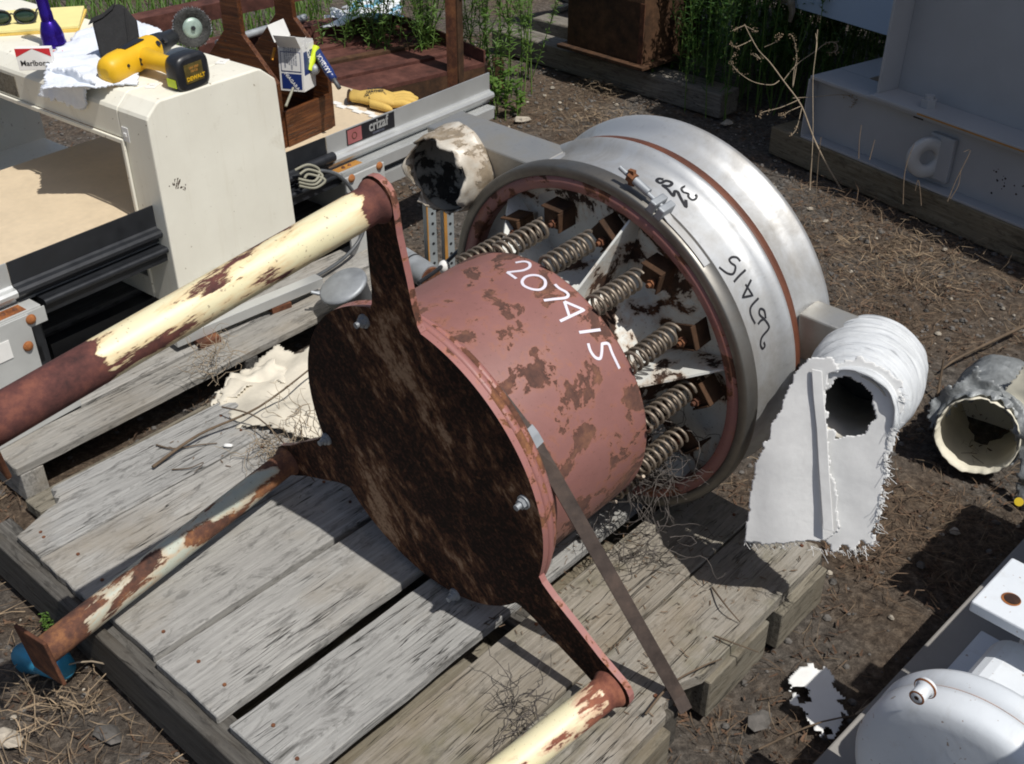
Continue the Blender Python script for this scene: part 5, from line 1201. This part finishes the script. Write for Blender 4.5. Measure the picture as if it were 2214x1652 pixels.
# ---------------------------------------------------------------- torn hose on the right
hc=G(2096,1008,.0)+Vector((0,0,.100)); hc2=hc+Vector((.14,.22,-.05)); hz_=(hc2-hc).normalized()
HM=Matrix.Translation(hc)@hz_.to_track_quat('Z','Y').to_matrix().to_4x4(); hs=thing('torn_hose','torn grey tape covered hose with cream lining lying on the ground at right','hose',HM)
def hosem(r,amp,seed,z0,jagz,L=.30):
    vs=[];n=80;K_=14
    for i in range(n):
        a=2*math.pi*i/n; up=math.sin(a)
        for k in range(K_):
            t=k/(K_-1); rr_=r*(1+.04*math.sin(t*40+seed))+amp*noise.fractal((math.cos(a)*2+seed,math.sin(a)*2,t*6),1.,2.,4)
            zz=z0+(L)*t+(jagz*abs(noise.noise((math.cos(a)*5+seed,math.sin(a)*5,0)))*-1 if k==0 else 0)
            vs.append((rr_*math.cos(a),rr_*math.sin(a)*1.02,zz))
    return MB().add(vs,[(i*K_+k,((i+1)%n)*K_+k,((i+1)%n)*K_+k+1,i*K_+k+1) for i in range(n) for k in range(K_-1)],True)
part('lining',hosem(.088,.003,1,-.03,.02),'liner',hs,solid=.003); part('tape_cover',hosem(.098,.006,5,-.005,.05,.28),'foil',hs,solid=.003)
part('lining_end',MB().rev([(.001,.25),(.089,.25)],30),'liner',hs)
HI=HM.inverted(); hn=Vector((-.5,-.8,.35)).normalized()
def hflap(nm,pts,mat,off=0.,amp=.02,jag=.005):
    pt=hc+hn*off; mb=sheet([PL(x,y,pt,hn) for x,y in pts],pt,hn,.005,amp,10,jag); mb.v=[tuple(HI@Vector(v)) for v in mb.v]; part(nm,mb,mat,hs,solid=.002)
hflap('torn_tape_edge',[(2005,880),(2040,845),(2080,825),(2113,792),(2120,815),(2150,828),(2170,852),(2120,858),(2070,872),(2030,915),(2012,930)],'foil',.01,.02)
hflap('hanging_lining',[(2165,850),(2200,870),(2240,930),(2240,1100),(2215,1130),(2196,1080),(2206,1000),(2190,930),(2172,885)],'foil',.03,.03)
hflap('board_flap',[(2168,848),(2214,790),(2280,760),(2300,860),(2240,905),(2214,905)],'liner',-.03,.01,.002)
# white sheet scraps on the ground
solo('sheet_scrap',sheet([G(x,y,.012) for x,y in [(1703,1468),(1730,1440),(1755,1438),(1795,1450),(1803,1480),(1820,1500),(1822,1545),(1818,1575),(1800,1592),(1790,1572),(1770,1585),(1762,1560),(1742,1545),(1728,1525),(1712,1518)]],G(1760,1500,.012),(0,0,1),.004,.008,9,.007,holes=[[G(x,y,.012) for x,y in [(1712,1485),(1730,1478),(1745,1490),(1752,1512),(1738,1520),(1718,1508)]]]),'scrap','torn white sheet scrap with a hole, lying on the ground near the gear unit','sheet scrap',solid=.0012)
solo('yellow_lid',MB().cyl(G(2203,1085,.01),G(2203,1085,.016),.010,n=16),plain('yellow_lid_paint',(.7,.5,.02),.5),'tiny yellow lid on the ground at the right edge','lid')

# ---------------------------------------------------------------- dry weeds, twigs
def spl(P,n=6):
    PP_=[Vector(P[0])]+[Vector(p) for p in P]+[Vector(P[-1])]; out=[]
    for i in range(1,len(PP_)-2):
        for t in np.linspace(0,1,n,endpoint=False):
            a,b,c,d=PP_[i-1],PP_[i],PP_[i+1],PP_[i+2]; out.append(.5*((2*b)+(c-a)*t+(2*a-5*b+4*c-d)*t*t+(3*b-a-3*c+d)*t**3))
    out.append(PP_[-1]); return out
kk=lambda L:[K(x,y,2200,0,2.466) for x,y in L]
base=kk([(835,1415)])[0]; bp=G(base[0],base[1],0); dB=(bp-CAM).dot(vF)
dw=thing('dry_weed','tall dead curling weed stem in front of the grey machine','dry weed')
def dpt(q,f): return RD(q[0],q[1],dB-.12*f)
brs=[[(835,1415),(730,1240),(640,1060),(600,960),(530,780),(400,600),(300,465),(220,380),(160,280),(110,180)],
 [(520,740),(380,800),(245,835),(215,870)],[(500,480),(470,650),(480,520),(500,430),(480,300),(455,255)],[(400,600),(500,480),(640,380),(720,320),(790,320),(800,375),(740,395)],
 [(470,730),(640,720),(800,705),(900,715),(935,750),(915,795)],[(540,790),(500,950),(455,1010)],[(370,600),(310,632),(180,610),(70,540),(10,460),(40,400)],[(160,300),(100,330),(40,350),(15,320)],[(260,350),(330,320),(370,290),(372,255)],[(110,190),(60,210),(20,230)],[(110,190),(160,215),(205,240)],[(190,400),(230,440),(160,400)],[(530,790),(440,830),(400,860),(380,850)]]
fz=MB(); random.seed(6)
for i,b in enumerate(brs):
    pts=spl([dpt(q,j/max(1,len(b)-1)*(1 if i==0 else .6)) for j,q in enumerate(kk(b))],5)
    part('stem' if i==0 else 'branch',MB().tube(pts,.0034 if i==0 else .0015,5,taper=.0015 if i==0 else .0008),'twigp',dw)
    if i:
        for p in pts[len(pts)//2:]:
            for _ in range(3): fz.ball(p+Vector((random.gauss(0,.006),random.gauss(0,.006),random.gauss(0,.006))),random.uniform(.0012,.003),n=4)
part('seed_fluff',fz,'straw2',dw,kind='stuff')
dd_=thing('dry_weed','second dead weed, a thin upright stem beside the curling one','dry weed')
for i,b in enumerate(([(600,1400),(620,1000),(620,600),(640,400),(655,220)],[(640,400),(650,330),(640,250)],[(585,1530),(600,1300),(615,1150)],[(640,1510),(660,1200),(680,1020)])):
    part('stem',MB().tube(spl([RD(q[0],q[1],dB-.25) for q in kk(b)],4),.0011,5,taper=.0012),'twig' if i>1 else 'twigp',dd_)
de=thing('dry_weed','dark dead weed stems in front of the lifting eye','dry weed')
for i,b in enumerate(([(1290,1520),(1300,1300),(1340,1150),(1375,1070)],[(1425,1530),(1415,1400),(1400,1340),(1380,1420)],[(1620,1500),(1680,1350),(1740,1230),(1790,1120),(1740,1130)],[(1640,1480),(1700,1380),(1720,1260)],[(960,1180),(965,1050),(980,930)],[(1040,1190),(1080,1040)])):
    part('stem',MB().tube(spl([RD(q[0],q[1],dB-.5) for q in kk(b)],4),.0016,5,taper=.0009),'twig',de)
# bent stick at far right and twigs on ground / pallet
TW=[('long brown stick lying on the ground above the torn hose',[(2214,705,.03),(2130,745,.03),(2065,778,.02),(2035,800,.01)],.0055,'twig'),
 ('short upright broken stick beside the torn hose',[(2026,860,.0),(2036,800,.06),(2040,775,.09)],.0045,'twig'),
 ('forked pale twig between the front pallet and gear unit',[(1850,1545,.02),(1960,1470,.03),(2040,1440,.02),(2120,1445,.02)],.0022,'twigp'),
 ('straight brown twig across the litter left of the gear unit',[(1640,1620,.01),(1780,1560,.02),(1950,1535,.03)],.0022,'twig'),
 ('pale twig bending over the litter beside the white scrap',[(1700,1690,.01),(1800,1640,.02),(1900,1615,.03),(1960,1620,.01)],.0026,'twigp'),
 ('thin dark twig lying across the steel strap foot',[(1395,1545,.14),(1450,1480,.145),(1520,1440,.15),(1560,1425,.14)],.0025,'twig'),
 ('short twig on the top board of the front pallet',[(338,962,.134),(375,970,.136),(430,962,.136),(470,958,.134)],.0022,'twig'),
 ('small curled twig on the pallet boards near the tube leg',[(372,1015,.134),(410,1012,.136),(440,1000,.142),(420,1022,.134)],.0016,'twig'),
 ('dark twig crossing the gap beside the round plate',[(330,1010,.14),(430,940,.15),(560,880,.17),(680,790,.2)],.0040,'twig'),
 ('thin twig arching over the stained cloth sheet',[(480,880,.16),(560,905,.18),(640,990,.15),(680,1040,.14)],.0022,'twig'),
 ('curved dark twig on the mossy pallet boards',[(1540,1270,.134),(1570,1310,.15),(1600,1345,.134)],.0020,'twig'),
 ('straight dark twig on the mossy pallet boards near the edge',[(1545,1375,.134),(1590,1392,.14),(1640,1410,.134)],.0020,'twig'),
 ('long straw stem bent over the pallet corner litter',[(50,1470,.01),(200,1430,.05),(330,1500,.06),(440,1652,.01)],.0022,'twigp')]
for lab,P,r,mt in TW:
    pts=[G(x,y,z) for x,y,z in P]; solo('twig',MB().tube(spl(pts,5),r,5,taper=r*.5),mt,lab,'twig','loose twigs')
# dead vine tangle on the lower springs and in the pallet gap
def tangle(pts,n,L,st,seed,r=.0011,down=.4):
    random.seed(seed); mb=MB()
    for k in range(n):
        p=Vector(random.choice(pts))+Vector((random.gauss(0,.015),random.gauss(0,.015),random.gauss(0,.015))); d=Vector((random.gauss(0,1),random.gauss(0,1),random.gauss(0,1)-down)).normalized(); P=[p]
        for i in range(L):
            d=(d+Vector((random.gauss(0,.5),random.gauss(0,.5),random.gauss(0,.5)-down*.25))).normalized(); P.append(P[-1]+d*st)
            if P[-1].z<.133: P[-1].z=.133+random.random()*.004
        mb.tube(P,r,3,taper=r*.5)
    return mb
vp=[SF@sp(.27,-25-k,.36+.02*math.sin(k)) for k in range(0,26,3)]+[RD(1425,y,2.05) for y in range(900,1200,40)]+[G(x,1190,.15) for x in (1380,1410,1440)]
tag(part('dead_vine',tangle(vp,85,11,.014,1),'web'),'grey dead vine tangled over the lowest springs','dead vine',kind='stuff')
tag(part('dead_vine',tangle([G(1125,1510+k*14,.135) for k in range(5)],26,8,.012,2,down=-.6),'web'),'small dead weed sticking up through a pallet gap','dead vine',kind='stuff')
tag(part('dead_vine',tangle([G(x,y,.15) for x,y in ((640,900),(650,930),(620,960),(680,950),(600,985),(560,960),(470,760),(460,800))],110,9,.013,3,down=.1),'twigp'),'dried weed stems heaped on the pallet beside the stained cloth','dead vine',kind='stuff')

# ---------------------------------------------------------------- ground litter (nobody could count it)
def strands(n,area,dens,L,w_,seed,zmax=.02,flat=.25):
    rg=np.random.default_rng(seed); V=[];F=[]; c=0; tries=0
    while c<n and tries<n*12:
        tries+=1; x=rg.uniform(area[0],area[1]); y=rg.uniform(area[2],area[3])
        if rg.random()>dens(x,y)*min(1,max(.12,(nz(x,y,7,3.)+.18)*2.6)): continue
        a=rg.uniform(0,6.28); l=L*rg.uniform(.4,1.4); el=rg.normal(0,flat); z=gh(x,y)-.010+abs(rg.normal(0,zmax*.5)); b=rg.normal(0,.5)
        p=Vector((x,y,z)); q=len(V); pts=[]
        for i in range(4):
            t=i/3; aa=a+b*t; pts.append(p.copy()); p=p+Vector((math.cos(aa)*math.cos(el),math.sin(aa)*math.cos(el),math.sin(el)*(1-t*1.2)))*(l/3)
            if p.z<gh(p.x,p.y)-.012: p.z=gh(p.x,p.y)-.008
        s=Vector((-math.sin(a),math.cos(a),rg.normal(0,.6))).normalized()*w_*.5*rg.uniform(.6,1.3)
        for i,pt in enumerate(pts): k=(1-.6*i/3); V+= [tuple(pt-s*k),tuple(pt+s*k)]
        F+=[(q+2*i,q+2*i+1,q+2*i+3,q+2*i+2) for i in range(3)]; c+=1
    mb=MB(); mb.v=V; mb.f=F; mb.sm=[False]*len(F); return mb
def nz(x,y,s=1.3,o=0.): return noise.fractal((x*s+o,y*s,o),1.,2.,4)
def dens_r(x,y):
    d=.25+.9*max(0,nz(x,y)+.25)
    if y>4.6: d*=.35
    if x<.3 and y>2.6: d*=.5
    if x>.95 and y<3.4: d*=1.8
    if x<-.8 and y<1.9: d*=1.6
    return min(1,d)
tag(part('dry_grass',strands(19000,(-1.6,2.3,.75,4.9),dens_r,.045,.0016,1),'straw'),'brown dead grass matted over the cinder ground','dry grass',kind='stuff')
tag(part('dry_grass',strands(5500,(-1.6,2.3,.75,5.2),lambda x,y:dens_r(x,y)*.8,.060,.0014,2,.03,.35),'straw2'),'pale straw scattered over the ground','dry grass',kind='stuff')
tag(part('leaf_litter',strands(26000,(-2.2,2.6,.7,5.6),lambda x,y:min(1,.35+dens_r(x,y)),.016,.0055,3,.012,.5),'litter'),'crumbled brown litter covering the ground','litter',kind='stuff')
# straw drifts beside machine and on pallets
def drift(c,r,n,seed,z0=0.,up=.04):
    random.seed(seed); mb=MB()
    for k in range(n):
        a=random.uniform(0,6.28); p=Vector(c)+Vector((random.gauss(0,r),random.gauss(0,r),z0+abs(random.gauss(0,up*.4)))); d=Vector((math.cos(a),math.sin(a),random.gauss(0,.35))); l=random.uniform(.03,.10); s=Vector((-math.sin(a),math.cos(a),random.gauss(0,.6))).normalized()*.0009
        q=p+d*l*.5; e=q+Vector((math.cos(a+.5),math.sin(a+.5),d.z-.3))*l*.5; mb.add([p-s,p+s,q+s,q-s,e],[(0,1,2,3),(3,2,4)])
    return mb
for k,(x,y,r,n) in enumerate(((1850,450,.12,420),(1960,560,.14,420),(1900,620,.15,420),(1300,195,.06,160),(1360,170,.06,150),(60,1560,.10,260),(1950,1160,.12,260),(1290,260,.10,200))):
    tag(part('straw_drift',drift(G(x,y,0),r,n,30+k),'straw2' if k%2 else 'straw'),'drift of dry straw lying on the ground','dry grass','drifts of dry straw','stuff')
db=MB(); random.seed(8)
for k in range(520):
    X=random.uniform(.45,1.03); Y=random.uniform(-1.19,-.70) if random.random()<.8 else random.uniform(-.6,.1)
    if Y>-.7: X=random.uniform(.35,.7) if Y>-.1 else X
    a=random.uniform(0,6.28); p=PF@Vector((X,Y,.1305+random.random()*.002)); l=random.uniform(.003,.014); s=Vector((-math.sin(a),math.cos(a),.3))*random.uniform(.0004,.0011); d=Vector((math.cos(a),math.sin(a),random.uniform(0,.2)))*l
    db.add([p-s,p+s,p+d+s,p+d-s],[(0,1,2,3)])
tag(part('board_debris',db,'straw'),'dry crumbs and stalks scattered on the mossy pallet boards','debris',kind='stuff')
def pebbles(n,area,dens,r0,r1,seed,zf=.3):
    rg=np.random.default_rng(seed); V=[];F=[]; c=0;tr=0
    while c<n and tr<n*15:
        tr+=1; x=rg.uniform(area[0],area[1]); y=rg.uniform(area[2],area[3])
        if rg.random()>dens(x,y): continue
        r=r0+(r1-r0)*rg.random()**3; z=gh(x,y)-.012+r*zf; q=len(V); sx,sy,sz=r*rg.uniform(.7,1.3),r*rg.uniform(.7,1.2),r*rg.uniform(.45,.8); a=rg.uniform(0,3.14); ca,sa=math.cos(a),math.sin(a)
        ring=[(math.cos(t)*rg.uniform(.8,1.1),math.sin(t)*rg.uniform(.8,1.1)) for t in np.linspace(0,2*math.pi,7)[:-1]]
        for zz,k in ((.0,1.),(.75,.62)):
            for u_,v_ in ring: X=u_*k*sx; Y=v_*k*sy; V.append((x+X*ca-Y*sa,y+X*sa+Y*ca,z+zz*sz+rg.uniform(-.1,.1)*sz))
        V.append((x,y,z+sz)); F+=[(q+i,q+(i+1)%6,q+6+(i+1)%6,q+6+i) for i in range(6)]+[(q+6+i,q+6+(i+1)%6,q+12) for i in range(6)]; c+=1
    mb=MB(); mb.v=V; mb.f=F; mb.sm=[False]*len(F); return mb
dp=lambda x,y:(1. if y>2.6 and nz(x,y,1.1,4.)>-.25 else .35)
tag(part('gravel',pebbles(16000,(-2.2,2.6,.7,5.8),dp,.0025,.011,1),'peb'),'dark cinder gravel','gravel',kind='stuff')
tag(part('pale_pebbles',pebbles(900,(-1.6,2.4,.8,5.8),dp,.003,.014,2,.5),'pebp'),'scattered pale pebbles in the cinders','gravel',kind='stuff')
stone_lab=[(1150,393,.030,'tan pebble, biggest of the row behind the conveyor spout box'),(1184,375,.022,'pale stone beside the tan pebbles near the spout box'),(1128,262,.035,'white angular stone on the cinders right of the weeds'),(1572,268,.028,'bluish white stone in the shade'),(1205,402,.02,'small tan stone nearest the big steel ring'),(15,2230*.717,.03,'pale stone at the lower left corner of the picture'),(235,1590,.03,'flat grey bark piece on the ground at lower left'),(1640,1560,.03,'grey stone beside the pallet edge block')]
for x,y,r,lab in stone_lab:
    sm_=MB().ball((0,0,r*.15),r,(1,.65,.42),8,jit=.22); sm_.sm=[False]*len(sm_.sm); solo('stone',sm_,'pebp' if 'grey' not in lab else 'peb',lab,'stone','single larger stones',m=azf(G(x,y,0),random.uniform(0,180)))
